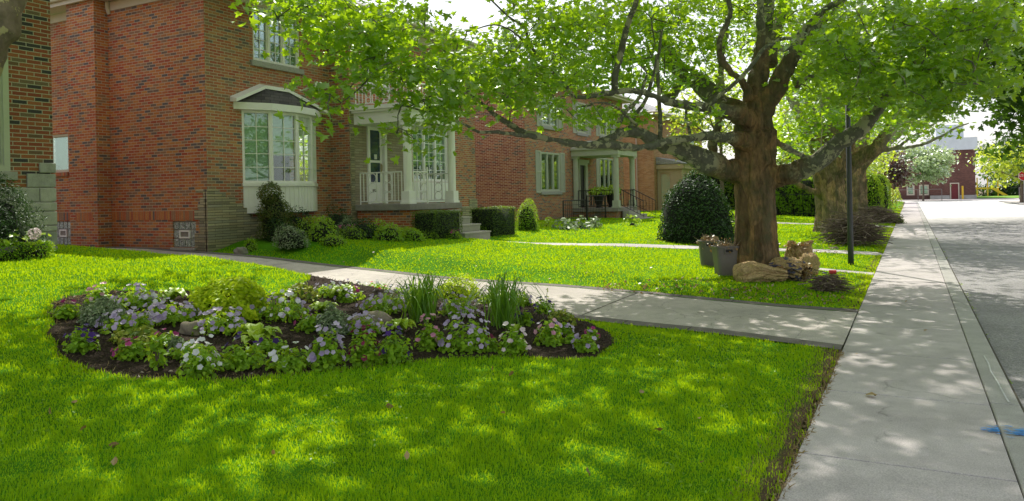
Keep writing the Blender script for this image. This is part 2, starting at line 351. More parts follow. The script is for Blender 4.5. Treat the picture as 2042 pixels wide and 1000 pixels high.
def bark(name, tx, ty, r0, r1, ztop, trunkc, limbc, patch):
    m, nt, out = newmat(name); P = pos(nt); sp = N(nt, 'SeparateXYZ'); L(nt, P, sp.inputs[0])
    dx = mth(nt, 'SUBTRACT', sp.outputs[0], tx); dy = mth(nt, 'SUBTRACT', sp.outputs[1], ty)
    rad = mth(nt, 'SQRT', mth(nt, 'ADD', mth(nt, 'MULTIPLY', dx, dx), mth(nt, 'MULTIPLY', dy, dy)))
    nz = noise(nt, P, 2.5, 4)
    mr = N(nt, 'MapRange', i_1=r0, i_2=r1); L(nt, mth(nt, 'ADD', rad, mth(nt, 'MULTIPLY', mth(nt, 'SUBTRACT', nz, .5), .6)), mr.inputs[0])
    mz = N(nt, 'MapRange', i_1=ztop, i_2=ztop+1.2); L(nt, mth(nt, 'ADD', sp.outputs[2], nz), mz.inputs[0])
    lim = mth(nt, 'MAXIMUM', mr.outputs[0], mz.outputs[0])
    Pv = vscale(nt, P, (1, 1, .34)); f1 = noise(nt, Pv, 7, 6, .7, .6); f2 = noise(nt, Pv, 22, 5, .7); f3 = noise(nt, P, 3.2, 4, .6)
    tc = ramp(nt, f1, [(.28, [c*.35 for c in trunkc]), (.45, trunkc), (.6, [min(1, c*1.35) for c in trunkc]), (.78, [trunkc[0]*1.5, trunkc[1]*1.3, trunkc[2]*1.])])
    tc = mix(nt, 1., tc, ramp(nt, f2, [(.3, gray(.6)), (.7, gray(1.3))]), 'MULTIPLY')
    pv = N(nt, 'TexVoronoi', i_Scale=3.4); L(nt, vscale(nt, P, (1.3, 1.3, .45)), pv.inputs['Vector']); tc = mix(nt, .75, tc, mix(nt, 1., tc, ramp(nt, pv.outputs['Color'], [(.15, (.55,.5,.45)), (.5, (1.,1.,1.)), (.85, (1.6,1.35,1.05))]), 'MULTIPLY'))
    gm = ramp(nt, f3, [(.45, gray(0)), (.62, gray(.65))]); tc = mix(nt, gm, tc, (.10,.105,.055))
    P2 = vscale(nt, P, (1, 1, 1)); p1 = noise(nt, P2, 4.2, 5, .62, .5); p2 = noise(nt, P2, 13, 4, .6, .4)
    lc = mix(nt, 1., limbc, ramp(nt, p2, [(.3, gray(.72)), (.7, gray(1.2))]), 'MULTIPLY')
    pm = ramp(nt, mth(nt, 'ADD', mth(nt, 'MULTIPLY', p1, .7), mth(nt, 'MULTIPLY', p2, .3)), [(.525, gray(0)), (.535, gray(1))])
    lc = mix(nt, pm, lc, patch)
    pm2 = ramp(nt, p1, [(.34, gray(.5)), (.36, gray(0))]); lc = mix(nt, pm2, lc, [c*.75 for c in limbc])
    col = mix(nt, lim, tc, lc)
    vo = N(nt, 'TexVoronoi', feature='DISTANCE_TO_EDGE', i_Scale=5.); L(nt, vscale(nt, P, (1.4, 1.4, .35)), vo.inputs['Vector'])
    ed = ramp(nt, vo.outputs['Distance'], [(0, gray(0)), (.12, gray(1))])
    h = mth(nt, 'ADD', mth(nt, 'MULTIPLY', f1, 1.), mth(nt, 'MULTIPLY', f2, .5))
    h = mth(nt, 'MULTIPLY', mth(nt, 'ADD', h, mth(nt, 'MULTIPLY', ed, .5)), mth(nt, 'SUBTRACT', 1., mth(nt, 'MULTIPLY', lim, .7)))
    h = mth(nt, 'ADD', h, mth(nt, 'MULTIPLY', pm, .12))
    bsdf(nt, out, col, .85, bump(nt, h, 1., .045), spec=.2); return m
# leaves
M['planeleaf'] = leafmat('plane_leaf', [(.02,.075,.016),(.035,.12,.02),(.055,.17,.024),(.10,.23,.025)], (.66,.96,.02), .55, .12)
M['farleaf'] = leafmat('sunny_leaf', [(.06,.13,.012),(.12,.22,.016),(.22,.30,.02)], (.75,.90,.05), .55, .1)
M['yellowleaf'] = leafmat('yellow_green_leaf', [(.10,.22,.015),(.22,.34,.02)], (.75,.85,.05), .55, .1)
M['darkleaf'] = leafmat('dark_maple_leaf', [(.010,.03,.010),(.02,.055,.014),(.04,.09,.015)], (.16,.32,.02), .4, .02)
M['silverleaf'] = leafmat('silver_green_leaf', [(.16,.28,.09),(.34,.44,.22)], (.6,.75,.3), .45, .2)
M['purpleleaf'] = leafmat('purple_leaf', [(.05,.03,.025),(.11,.05,.04)], (.25,.10,.07), .4, .1)
M['yew'] = leafmat('yew_needles', [(.016,.042,.014),(.032,.075,.018),(.055,.12,.022)], (.08,.18,.02), .25, .03)
M['hedge'] = leafmat('clipped_hedge_leaf', [(.03,.065,.012),(.06,.12,.018),(.11,.19,.025)], (.35,.5,.03), .35, .04)
M['yewcol'] = leafmat('bronzed_evergreen', [(.05,.085,.015),(.09,.15,.03),(.17,.12,.05)], (.3,.38,.05), .35, .03)
M['greenleaf'] = leafmat('garden_leaf', [(.12,.24,.014),(.20,.37,.02),(.30,.48,.03)], (.65,.88,.04), .4, .03)
M['spirea'] = leafmat('golden_spirea_leaf', [(.36,.52,.015),(.48,.62,.02),(.58,.66,.03)], (.72,.88,.03), .5, .02)
M['hosta'] = leafmat('lime_leaf', [(.28,.46,.02),(.42,.60,.03),(.50,.64,.07)], (.6,.75,.06), .4, .05)
M['varieg'] = leafmat('variegated_leaf', [(.08,.14,.05),(.20,.27,.14),(.48,.52,.34)], (.4,.5,.25), .3, .03)
M['varyel'] = leafmat('yellow_variegated_leaf', [(.07,.16,.02),(.22,.30,.03),(.62,.62,.10)], (.5,.55,.08), .3, .04)
M['strap'] = leafmat('strap_leaf', [(.09,.22,.015),(.17,.36,.025)], (.45,.7,.05), .4, .08)
M['grass'] = leafmat('lawn_grass', [(.10,.21,.010),(.15,.34,.010),(.21,.44,.010),(.24,.46,.014)], (.76,.97,.006), .5, .02, nsc=1.1)
M['deadgrass'] = leafmat('dry_grass', [(.22,.15,.07),(.38,.28,.14)], (.4,.3,.12), .3, .03)
M['dryleaf'] = leafmat('dry_leaf', [(.20,.11,.045),(.38,.24,.10),(.48,.34,.17)], (.5,.3,.1), .25, .06)
M['stick'] = plain('dry_twig', (.15,.11,.085), .9, .45, 25, .5)
M['stickl'] = plain('pale_twig', (.30,.24,.18), .9, .35, 25, .5)
def petal(name, c, c2): return leafmat(name, [c, c2], [min(1, x*1.1) for x in c2], .35, .05)
PET = {'lav': petal('lavender_petal', (.34,.24,.46), (.66,.56,.76)), 'pink': petal('pink_petal', (.62,.22,.38), (.80,.50,.58)), 'mag': petal('magenta_petal', (.30,.02,.14), (.50,.06,.26)),
       'white': petal('white_petal', (.72,.70,.76), (.88,.86,.88)), 'blush': petal('blush_petal', (.70,.52,.60), (.88,.76,.78)), 'dark': petal('dark_violet_petal', (.03,.01,.10), (.09,.03,.25)),
       'burg': petal('burgundy_petal', (.12,.01,.04), (.30,.03,.10)), 'red': petal('red_petal', (.6,.03,.04), (.75,.1,.1))}
SUN_EL, SUN_AZ = 50., (-.55, .83)
# ------------------------------------------------------------------ leaf scattering (numpy)
def _half(pts):
    r = [(x, y, abs(x)*.3-.18*y*y) for x, y in pts]; l = [(-x, y, abs(x)*.3-.18*y*y) for x, y in pts]
    return r, l
def _tmpl(pts):
    r, l = _half(pts); V = r+[p for p in l if p[0] != 0]
    ri = list(range(len(r))); li = []; k = len(r)
    for i, p in enumerate(l):
        if p[0] == 0: li.append(i)
        else: li.append(k); k += 1
    return np.array(V), [ri, li[::-1]]
TM = {'maple': _tmpl([(0,0),(.30,-.10),(.52,.10),(.33,.22),(.58,.52),(.22,.50),(.20,.70),(0,1.)]),
      'oval': _tmpl([(0,0),(.22,.28),(.20,.65),(0,1.)]),
      'wide': _tmpl([(0,0),(.34,.25),(.30,.62),(0,1.)]),
      'needle': (np.array([(-.09,0,0),(.09,0,0),(.05,.6,.02),(0,1,-.05)]), [[0,1,2,3]]),
      'tri': (np.array([(-.3,0,0),(.3,0,0),(0,1,0.)]), [[0,1,2]]),
      'bloom': (np.array([(0,0,-.25)]+[((.5 if i % 2 else .40)*math.cos(i*.6283), (.5 if i % 2 else .40)*math.sin(i*.6283), .06*math.sin(i*2.2)) for i in range(10)]), [[0,i+1,(i+1) % 10+1] for i in range(10)]),
      'curl': (np.array([(0,0,0),(.3,.3,.25),(.15,.7,.1),(0,1,.4),(-.3,.6,.3),(-.25,.25,.1)]), [[0,1,2,3],[0,3,4,5]])}
def scatter(name, P, size, mat, parent=None, shape='oval', up=(0,0,1), spread=.8, rnd=None, extra=None, exmat=None, **props):
    """P (n,3) leaf bases; up: mean normal (3,) or (n,3); spread: how far normals stray"""
    P = np.asarray(P, float); n = len(P); T, F = TM[shape]
    U = np.broadcast_to(np.asarray(up, float), (n, 3))+rng.normal(0, spread, (n, 3)); U /= np.linalg.norm(U, axis=1)[:, None]+1e-9
    A = rng.normal(0, 1, (n, 3)); A -= U*(A*U).sum(1)[:, None]; A /= np.linalg.norm(A, axis=1)[:, None]+1e-9
    B = np.cross(U, A); s = (np.asarray(size)*rng.uniform(.7, 1.25, n))[:, None, None]
    V = P[:, None, :]+s*(T[None, :, 0:1]*B[:, None, :]+T[None, :, 1:2]*A[:, None, :]+T[None, :, 2:3]*U[:, None, :])
    k = len(T); fl = np.concatenate([np.array(f) for f in F]); cnt = np.array([len(f) for f in F])
    idx = (np.arange(n)[:, None]*k+fl[None, :]).ravel(); counts = np.tile(cnt, n)
    if rnd is None: rnd = rng.uniform(0, 1, n)
    V = V.reshape(-1, 3); rr = np.repeat(rnd, k); midx = np.zeros(len(counts), int)
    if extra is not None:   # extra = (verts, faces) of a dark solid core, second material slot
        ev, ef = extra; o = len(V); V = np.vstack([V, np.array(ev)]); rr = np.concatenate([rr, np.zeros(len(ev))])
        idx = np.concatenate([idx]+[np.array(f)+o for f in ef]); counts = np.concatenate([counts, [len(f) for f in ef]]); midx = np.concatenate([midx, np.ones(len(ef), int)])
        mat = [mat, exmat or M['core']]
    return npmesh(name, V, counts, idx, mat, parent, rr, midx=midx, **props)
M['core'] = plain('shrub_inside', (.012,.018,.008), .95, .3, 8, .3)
def ellcore(c, r, nu=14, nv=9, wob=.12, seed=1, zmin=None):
    vs = []; fs = []; k = random.Random(seed)
    for j in range(nv+1):
        th = math.pi*j/nv
        for i in range(nu):
            ph = 6.28318*i/nu; w = 1+k.uniform(-wob, wob)
            vs.append((c[0]+r[0]*w*math.sin(th)*math.cos(ph), c[1]+r[1]*w*math.sin(th)*math.sin(ph), max(c[2]+r[2]*w*math.cos(th), zmin if zmin is not None else -9)))
    for j in range(nv):
        for i in range(nu): fs.append((j*nu+i, j*nu+(i+1) % nu, (j+1)*nu+(i+1) % nu, (j+1)*nu+i))
    return vs, fs
def sph(n):
    v = rng.normal(0, 1, (n, 3)); return v/np.linalg.norm(v, axis=1)[:, None]
def bush(name, label, cat, c, r, n, ls, mat, shape='oval', group=None, wob=.18, core=.78, dome=True, part='foliage', spread=.7, stem=True, lump=2.2):
    """rounded shrub with an uneven outline: c = base centre, r = half sizes; r[2] is the height if dome"""
    t = thing(name, label, cat, c, group)
    d = sph(n); d[:, 2] = np.abs(d[:, 2]) if dome else d[:, 2]
    q = rng.uniform(0, 1, n)**.35
    lum = 1+wob*pnoise(d[:, 0]*lump+c[0], d[:, 1]*lump+d[:, 2]*lump*1.3+c[1], 1.6, int(abs(c[0]*31+c[1]*17)) % 97)*1.6
    rr = (.62+.38*q)*lum; cz = c[2] if dome else c[2]+r[2]
    P = np.stack([c[0]+d[:, 0]*r[0]*rr, c[1]+d[:, 1]*r[1]*rr, cz+d[:, 2]*r[2]*rr], 1)
    P[:, 2] = np.maximum(P[:, 2], c[2]+.01)
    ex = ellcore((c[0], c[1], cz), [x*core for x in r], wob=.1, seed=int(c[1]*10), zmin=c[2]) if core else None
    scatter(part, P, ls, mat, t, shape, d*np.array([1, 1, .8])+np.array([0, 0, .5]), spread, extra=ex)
    if stem:
        m = MB()
        for i in range(3): m.tube([(c[0]+random.uniform(-.04, .04), c[1]+random.uniform(-.04, .04), c[2]-.03), (c[0]+random.uniform(-.5, .5)*r[0], c[1]+random.uniform(-.5, .5)*r[1], cz+r[2]*.5)], [.012, .006], 5)
        m.build('stem', M['stick'], t)
    return t
def hedgebox(name, label, cat, lo, hi, n, ls, mat, group=None, rnd_=.06, shape='oval'):
    lo, hi = np.array(lo, float), np.array(hi, float); t = thing(name, label, cat, ((lo[0]+hi[0])/2, (lo[1]+hi[1])/2, lo[2]), group)
    s = hi-lo; ar = np.array([s[1]*s[2], s[1]*s[2], s[0]*s[2], s[0]*s[2], s[0]*s[1]]); f = rng.choice(5, n, p=ar/ar.sum())
    P = lo+rng.uniform(0, 1, (n, 3))*s; Nn = np.zeros((n, 3))
    for k, (a, v, sg) in enumerate([(0, lo[0], -1), (0, hi[0], 1), (1, lo[1], -1), (1, hi[1], 1), (2, hi[2], 1)]):
        q = f == k; P[q, a] = v-sg*np.abs(rng.normal(0, .035, q.sum())); Nn[q, a] = sg
    c = (lo+hi)/2; e = np.abs(P-c)/(s/2)
    edge = (np.sort(e, axis=1)[:, 1] > .9); P[edge] = c+(P[edge]-c)*rng.uniform(.93, .99, (edge.sum(), 1))
    P += rnd_*.5*np.stack([pnoise(P[:, 1], P[:, 2], 4, 1), pnoise(P[:, 0], P[:, 2], 4, 2), pnoise(P[:, 0], P[:, 1], 4, 3)], 1)
    k = .08; m = MB().box(lo+np.array([k, k, 0]), hi-np.array([k, k, k*.8]))
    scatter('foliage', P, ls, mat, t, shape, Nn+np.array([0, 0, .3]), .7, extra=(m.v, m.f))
    return t
# ------------------------------------------------------------------ setting: ground sheets
def gridmesh(name, xs, ys, zf, mat, keep=None, parent=None, smooth=True, **props):
    X, Y = np.meshgrid(xs, ys); Z = zf(X, Y); nx, ny = len(xs), len(ys)
    i, j = np.meshgrid(np.arange(nx-1), np.arange(ny-1)); a = (j*nx+i).ravel()
    F = np.stack([a, a+1, a+nx+1, a+nx], 1)
    if keep is not None:
        cx = X.ravel()[F].mean(1); cy = Y.ravel()[F].mean(1); F = F[keep(cx, cy)]
        u, inv = np.unique(F.ravel(), return_inverse=True); V = np.stack([X, Y, Z], -1).reshape(-1, 3)[u]; F = inv.reshape(-1, 4)
    else: V = np.stack([X, Y, Z], -1).reshape(-1, 3)
    return npmesh(name, V, np.full(len(F), 4), F.ravel(), mat, parent, smooth=smooth, **props)
SK = dict(kind='structure')
def lawnz(X, Y):
    p = paved(X, Y); b = inbed(X, Y)
    return g(X, Y)+np.where(p, -.06, .012)-np.where(b, .06, 0)
gridmesh('lawn_ground', np.concatenate([np.arange(-32, -14.5, .5), np.arange(-14.5, -.6501, .1)]), np.concatenate([np.arange(-8, 0, .5), np.arange(0, 24, .1), np.arange(24, 106.1, .5)]), lawnz, M['lawn'], **SK)
MB().quad((-700,-500,-.35), (700,-500,-.35), (700,900,-.35), (-700,900,-.35)).build('ground', plain('far_ground', (.16,.20,.07), .95), **SK)
# soil of the flower bed
x0, y0 = BED.min(0)-.2; x1, y1 = BED.max(0)+.2
def soilz(X, Y): return g(X, Y)-.022+.055*sm(pnoise(X, Y, .8, 9)*.8+.6)+.012*pnoise(X, Y, 14, 5)+.009*pnoise(X, Y, 33, 6)
gridmesh('flower_bed_soil', np.arange(x0, x1, .045), np.arange(y0, y1, .045), soilz, M['soil'], keep=lambda X, Y: inbed(X, Y), **SK)
# driveway with stamped joints, dark paver borders
def strip(name, xs, fa, fb, zf, mat, nv=10, **props):
    u = np.linspace(0, 1, nv+1); X = np.repeat(xs[None, :], nv+1, 0); Y = fa(X)+(fb(X)-fa(X))*u[:, None]; Z = zf(X, Y); nx = len(xs)
    i, j = np.meshgrid(np.arange(nx-1), np.arange(nv)); a = (j*nx+i).ravel(); F = np.stack([a, a+1, a+nx+1, a+nx], 1)
    return npmesh(name, np.stack([X, Y, Z], -1).reshape(-1, 3), np.full(len(F), 4), F.ravel(), mat, smooth=True, **props)
xs = np.linspace(-26, -.662, 160)
gd = lambda X, Y: g(X, np.clip(Y, near_edge(X)+.02, far_edge(X)-.02))
strip('driveway', xs, lambda X: near_edge(X)+.28, lambda X: far_edge(X)-.26, lambda X, Y: gd(X, Y)+.014, M['driveway'], **SK)
strip('driveway_near_border', xs, lambda X: near_edge(X), lambda X: near_edge(X)+.272, lambda X, Y: gd(X, Y)+.020, M['border'], 2, **SK)
strip('driveway_far_border', xs, lambda X: far_edge(X)-.252, lambda X: far_edge(X), lambda X, Y: gd(X, Y)+.020, M['border'], 2, **SK)
jm = MB()
for k in range(2, 30):   # joints between the border pavers
    x = -.65-k*.85
    for e0, e1 in ((0, .27),):
        for yy in (float(near_edge(x)), float(far_edge(x))-.26):
            z = gz(x, min(max(yy+.1, float(near_edge(x))+.02), float(far_edge(x))-.02))+.0245
            jm.quad((x-.006, yy+.01, z), (x+.006, yy+.01, z), (x+.006, yy+.25, z), (x-.006, yy+.25, z))
for x in (-3.9, -7.6, -11.2):
    for i in range(12):
        ya, yb = 9.1+i*.2, 9.3+i*.2
        jm.quad((x-.008, ya, gz(x, ya)+.0185), (x+.008, ya, gz(x, ya)+.0185), (x+.008, yb, gz(x, yb)+.0185), (x-.008, yb, gz(x, yb)+.0185))
jm.build('driveway_joints', plain('dark_joint', (.05,.045,.04), .95), **SK)  # thin dark lines along the joints
# sidewalk slabs, kerb stones, road
gm = MB().quad((-.69,-8,-.02), (.72,-8,-.02), (.72,106,-.02), (-.69,106,-.02)); gm.build('sidewalk_joints', plain('joint_dirt', (.08,.07,.05), .95), **SK)
sb = MB(); ys = [5.0+1.67*k for k in range(-7, 61)]; cuts = ys
r_ = random.Random(3)
for a, b in zip(cuts[:-1], cuts[1:]):
    dz = r_.uniform(-.003, .003); x0_, x1_ = -.657+r_.uniform(-.003, .003), .5
    sb.box((x0_, a+.009, -.12), (x1_-.003, b-.009, dz))
sb.build('sidewalk', M['sidewalk'], bevel=.006, **SK)
kb = MB()
for a, b in zip([6.76+5.01*k for k in range(-3, 20)], [6.76+5.01*(k+1) for k in range(-3, 20)]): kb.box((.505, a+.006, -.3), (.70, b-.006, .001))
kb.build('kerb', M['kerb'], bevel=.012, **SK)
RZ = lambda X, Y: -.075-.0*X+.012*pnoise(X, Y, .7, 12)
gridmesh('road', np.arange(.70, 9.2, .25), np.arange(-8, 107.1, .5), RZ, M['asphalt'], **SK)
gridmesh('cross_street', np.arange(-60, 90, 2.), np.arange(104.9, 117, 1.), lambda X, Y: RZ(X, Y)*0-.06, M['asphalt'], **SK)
kb = MB().box((9.1, -8, -.3), (9.3, 104, .03)); kb.build('far_kerb', M['kerb'], **SK)
MB().box((9.31, -8, -.3), (10.6, 104, .02)).build('far_sidewalk', M['sidewalk'], **SK)
gridmesh('opposite_lawn', np.arange(10.6, 60, 1.), np.arange(-8, 104, 2.), lambda X, Y: .03+X*0+.03*pnoise(X, Y, .3, 4), M['lawn'], **SK)
# walks
def walk(name, a, b, w, mat, dz=.02, n=24):
    a, b = Vector((*a, 0)), Vector((*b, 0)); t = (b-a).normalized(); s = Vector((-t.y, t.x, 0))*w
    m = MB(); k = max(2, int((b-a).length/1.2))
    for i in range(k):
        p, q = a+(b-a)*(i/k)+t*.006, a+(b-a)*((i+1)/k)-t*.006
        c = [(v.x, v.y) for v in (p-s, q-s, q+s, p+s)]
        vs = [(x, y, gz(x, y)+dz) for x, y in c]+[(x, y, gz(x, y)-.15) for x, y in c]
        m.add(vs, [(0,1,2,3), (4,7,6,5), (0,4,5,1), (1,5,6,2), (2,6,7,3), (3,7,4,0)])
    return m.build(name, mat, **SK)
walk('front_path', (-10.35, 17.6), (-.66, 21.0), .46, M['sidewalk'])
walk('neighbour_path', (-9.0, 34.3), (-.66, 36.0), .55, M['sidewalk'])
walk('short_path', (-2.65, 16.03), (-.66, 16.03), .19, M['sidewalk'])
# painted marks on the kerb
pm = MB(); r_ = random.Random(5)
for i in range(80):
    y = 5.98+r_.gauss(0, .045); xa = .38+r_.uniform(0, .25); xb = xa+r_.uniform(.03, .10); w = r_.uniform(.003, .009)
    if xb > .695: xb = .695
    if xa < .506 < xb: xb = .5
    if xb-xa > .01: pm.add([(xa, y-w*.3, .0075+i*.0001), (xb-.01, y-w, .0075+i*.0001), (xb, y+w*.2, .0075+i*.0001), (xb-.015, y+w, .0075+i*.0001), (xa+.012, y+w*.8, .0075+i*.0001)], [(0,1,2,3,4)])
pm.build('blue_spray_mark', plain('blue_spray', (.08,.32,.75), .8, .3, 30), **SK)
pm = MB(); P_ = [(.60,8.6),(.61,8.2),(.60,7.9),(.615,7.5),(.62,7.2),(.625,6.95),(.63,6.8)]
for (xa, ya), (xb, yb) in zip(P_[:-1], P_[1:]): pm.quad((xa-.006, ya, .0065), (xa+.006, ya, .0065), (xb+.006, yb, .0065), (xb-.006, yb, .0065))
pm.build('white_chalk_line', plain('white_chalk', (.62,.62,.62), .9, .3, 40), **SK)
# ------------------------------------------------------------------ houses
def wall_holes(m, axis, c, u0, u1, z0, z1, holes, depth=.14, mi=0, reveal=None, face=1):
    """outer face of a wall in the plane axis=c, openings cut out, reveals running back by depth"""
    us = sorted({u0, u1, *[h[0] for h in holes], *[h[1] for h in holes]}); zs = sorted({z0, z1, *[h[2] for h in holes], *[h[3] for h in holes]})
    P = (lambda u, z, d=0: (c-face*d, u, z)) if axis == 'x' else (lambda u, z, d=0: (u, c-face*d, z))
    flip = (axis == 'x') == (face > 0)
    def q(a, b, cc, d, mm): m.quad(*( (a, b, cc, d) if flip else (d, cc, b, a)), mm)
    for ua, ub in zip(us[:-1], us[1:]):
        for za, zb in zip(zs[:-1], zs[1:]):
            um, zm = (ua+ub)/2, (za+zb)/2
            if any(h[0] < um < h[1] and h[2] < zm < h[3] for h in holes): continue
            q(P(ua, za), P(ub, za), P(ub, zb), P(ua, zb), mi)
    for h in holes:
        a, b, s, t = h
        q(P(a, s), P(a, s, depth), P(b, s, depth), P(b, s), mi); q(P(a, t), P(b, t), P(b, t, depth), P(a, t, depth), mi)
        q(P(a, s), P(a, t), P(a, t, depth), P(a, s, depth), mi); q(P(b, s), P(b, s, depth), P(b, t, depth), P(b, t), mi)
def window(parent, axis, c, u0, u1, z0, z1, lights=3, grid=(2, 5), face=1, fm='white', blind=.6, sill=True, fw=.05, mull=.03, inset=.07, name='window', bl=None, glass='glass', sillm='sill'):
    """casement window set back in its opening: frame with glazing bars, pane, blind, sill"""
    def bx(m, ua, ub, za, zb, d0, d1, mi=0):
        (m.box((c-face*d0, ua, za), (c-face*d1, ub, zb), mi) if axis == 'x' else m.box((ua, c-face*d0, za), (ub, c-face*d1, zb), mi))
    e = .002; u0 += e; u1 -= e; z0 += e; z1 -= e
    f = MB(); bx(f, u0, u0+fw, z0, z1, inset-.045, inset+.04); bx(f, u1-fw, u1, z0, z1, inset-.045, inset+.04)
    bx(f, u0+fw, u1-fw, z0, z0+fw, inset-.043, inset+.04); bx(f, u0+fw, u1-fw, z1-fw, z1, inset-.043, inset+.04)
    w = (u1-u0-2*fw)/lights
    for i in range(lights):
        a, b = u0+fw+i*w, u0+fw+(i+1)*w
        if i: bx(f, a-.035, a+.035, z0+fw, z1-fw, inset-.041, inset+.038)
        s = mull
        a2, b2 = a+(.035 if i else 0), b-(.035 if i < lights-1 else 0)
        bx(f, a2, a2+s, z0+fw, z1-fw, inset-.02, inset+.03); bx(f, b2-s, b2, z0+fw, z1-fw, inset-.02, inset+.03)
        bx(f, a2+s, b2-s, z0+fw, z0+fw+s, inset-.018, inset+.03); bx(f, a2+s, b2-s, z1-fw-s, z1-fw, inset-.018, inset+.03)
        for k in range(1, grid[0]):
            u = a2+s+(b2-a2-2*s)*k/grid[0]; bx(f, u-.009, u+.009, z0+fw+s, z1-fw-s, inset, inset+.014)
        for k in range(1, grid[1]):
            z = z0+fw+s+(z1-z0-2*fw-2*s)*k/grid[1]; bx(f, a2+s, b2-s, z-.009, z+.009, inset+.001, inset+.013)
    fo = f.build(name, M[fm], parent)
    p = MB(); bx(p, u0+fw*.6, u1-fw*.6, z0+fw*.6, z1-fw*.6, inset+.016, inset+.022); p.build('pane', M[glass], fo)
    k = MB(); bx(k, u0-.15, u1+.15, z0-.1, z1+.1, .62, .66); k.build('room_behind', M['interior'], fo)
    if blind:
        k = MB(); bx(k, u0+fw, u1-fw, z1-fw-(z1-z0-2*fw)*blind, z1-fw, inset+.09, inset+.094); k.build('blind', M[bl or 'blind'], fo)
    if sill:
        k = MB(); bx(k, u0-.09, u1+.09, z0-.14, z0-.004, -.07, .12); k.build('sill', M[sillm], fo, bevel=.01)
    return fo
def iron_rail(m, a, b, h=.85, post=.022, bar=.0115, step=.115, rings=(), zb=.08, m_i=0):
    a, b = Vector(a), Vector(b); L_ = (b-a); n = max(2, int(L_.length/step))
    up = Vector((0,0,1)); m.tube([a+up*h, b+up*h], post*.8, 6, m_i); m.tube([a+up*zb, b+up*zb], bar*1.2, 6, m_i)
    for p in (a, b): m.tube([p, p+up*(h+.01)], post*.75, 6, m_i)
    for i in range(1, n):
        t = i/n
        if any(abs(t-rt) < .7*step/L_.length*1.1 for rt in rings): continue
        p = a+L_*t; m.tube([p+up*zb, p+up*h], bar, 5, m_i)
    for rt in rings:
        p = a+L_*rt; d = L_.normalized(); rad = (h-zb)/6*.97
        for s in (-1, 1): m.tube([p+d*s*(rad+.012)+up*zb, p+d*s*(rad+.012)+up*h], bar, 5, m_i)
        for k in range(3):
            c = p+up*(zb+rad+k*2*rad); P = [c+(d*math.cos(6.28318*i/16)+up*math.sin(6.28318*i/16))*rad for i in range(17)]
            m.tube(P, bar, 5, m_i, False)
def shutter(parent, X, y0, y1, z0, z1, mat, face=1):
    m = MB(); d0, d1 = X+.004, X+.035; fr = .05
    m.box((d0, y0, z0), (d1, y0+fr, z1)); m.box((d0, y1-fr, z0), (d1, y1, z1)); m.box((d0, y0+fr, z0), (d1-.001, y1-fr, z0+fr)); m.box((d0, y0+fr, z1-fr), (d1-.001, y1-fr, z1))
    m.box((d0, y0+fr, (z0+z1)/2-.03), (d1-.001, y1-fr, (z0+z1)/2+.03)); z = z0+fr
    while z < z1-fr-.03:
        m.add([(d0+.002, y0+fr, z+.03), (d0+.02, y0+fr, z), (d0+.02, y1-fr, z), (d0+.002, y1-fr, z+.03)], [(0,1,2,3)]); z += .036
    m.box((d0, y0+fr, z0+fr), (d0+.003, y1-fr, z1-fr))
    return m.build('shutter', mat, parent)
def hiproof(m, x0, x1, y0, y1, z, ov, rise, mi=0, fas=1, fh=.2):
    a, b, c, d = (x0-ov, y0-ov), (x1+ov, y0-ov), (x1+ov, y1+ov), (x0-ov, y1+ov); W, H_ = x1-x0+2*ov, y1-y0+2*ov
    if W > H_: r1, r2 = (x0-ov+H_/2, (y0+y1)/2), (x1+ov-H_/2, (y0+y1)/2)
    else: r1, r2 = ((x0+x1)/2, y0-ov+W/2), ((x0+x1)/2, y1+ov-W/2)
    V = [(*p, z+fh) for p in (a, b, c, d)]+[(*r1, z+fh+rise), (*r2, z+fh+rise)]
    if W > H_: m.add(V, [(0,1,5,4), (1,2,5), (2,3,4,5), (3,0,4)], mi)
    else: m.add(V, [(0,1,4), (1,2,5,4), (2,3,5), (3,0,4,5)], mi)
    return a, b, c, d
def fascia(parent, x0, x1, y0, y1, z, ov, mat, fh=.2):
    m = MB(); a0, a1, b0, b1 = x0-ov-.02, x1+ov+.02, y0-ov-.02, y1+ov+.02
    m.box((a0, b0, z), (a1, b0+.03, z+fh)); m.box((a0, b1-.03, z), (a1, b1, z+fh)); m.box((a0, b0+.03, z), (a0+.03, b1-.03, z+fh)); m.box((a1-.03, b0+.03, z), (a1, b1-.03, z+fh))
    m.box((a0+.03, b0+.03, z+.02), (a1-.03, b1-.03, z+.04)); m.build('fascia', mat, parent)
    # eaves gutter on the street side
    m = MB(); m.tube([(a1+.05, b0, z+fh-.05), (a1+.05, b1, z+fh-.05)], .055, 8); m.tube([(a0, b0-.05, z+fh-.05), (a1+.05, b0-.05, z+fh-.05)], .055, 8); m.build('gutter', mat, parent)
# ---- main house
XF, XP = -14.2, -13.5; Y0h, Ys, Y1h = 11.8, 15.93, 22.6; ZE = 6.72; ZG = .3
H1 = thing('brick_house', 'two storey red brick house with white bow window and white railed porch', 'house', (-18, 17, .5))
w = MB()
basew = [(-15.41, -14.61, .62, 1.24)]
sidew = (-20.35, -19.44, 2.54, 3.55); bw2 = (-20.1, -19.4, .62, 1.25)
wall_holes(w, 'y', Y0h, -25, XF, ZG, ZE, basew+[sidew, bw2], face=-1)
BAYO = (12.86, 15.36, 2.05, 3.95); W1 = (13.24, 14.84, 5.14, 6.5)
wall_holes(w, 'x', XF, Y0h, Ys, ZG, ZE, [BAYO, W1], mi=1)
w.quad((XF, Ys, ZG), (XP, Ys, ZG), (XP, Ys, ZE), (XF, Ys, ZE), 1)
DO = (16.66, 17.52, 1.53, 3.86); W2 = (18.84, 20.85, 2.18, 4.06); W3 = (16.6, 17.75, 4.92, 6.1); W4 = (20.0, 21.3, 5.0, 6.3)
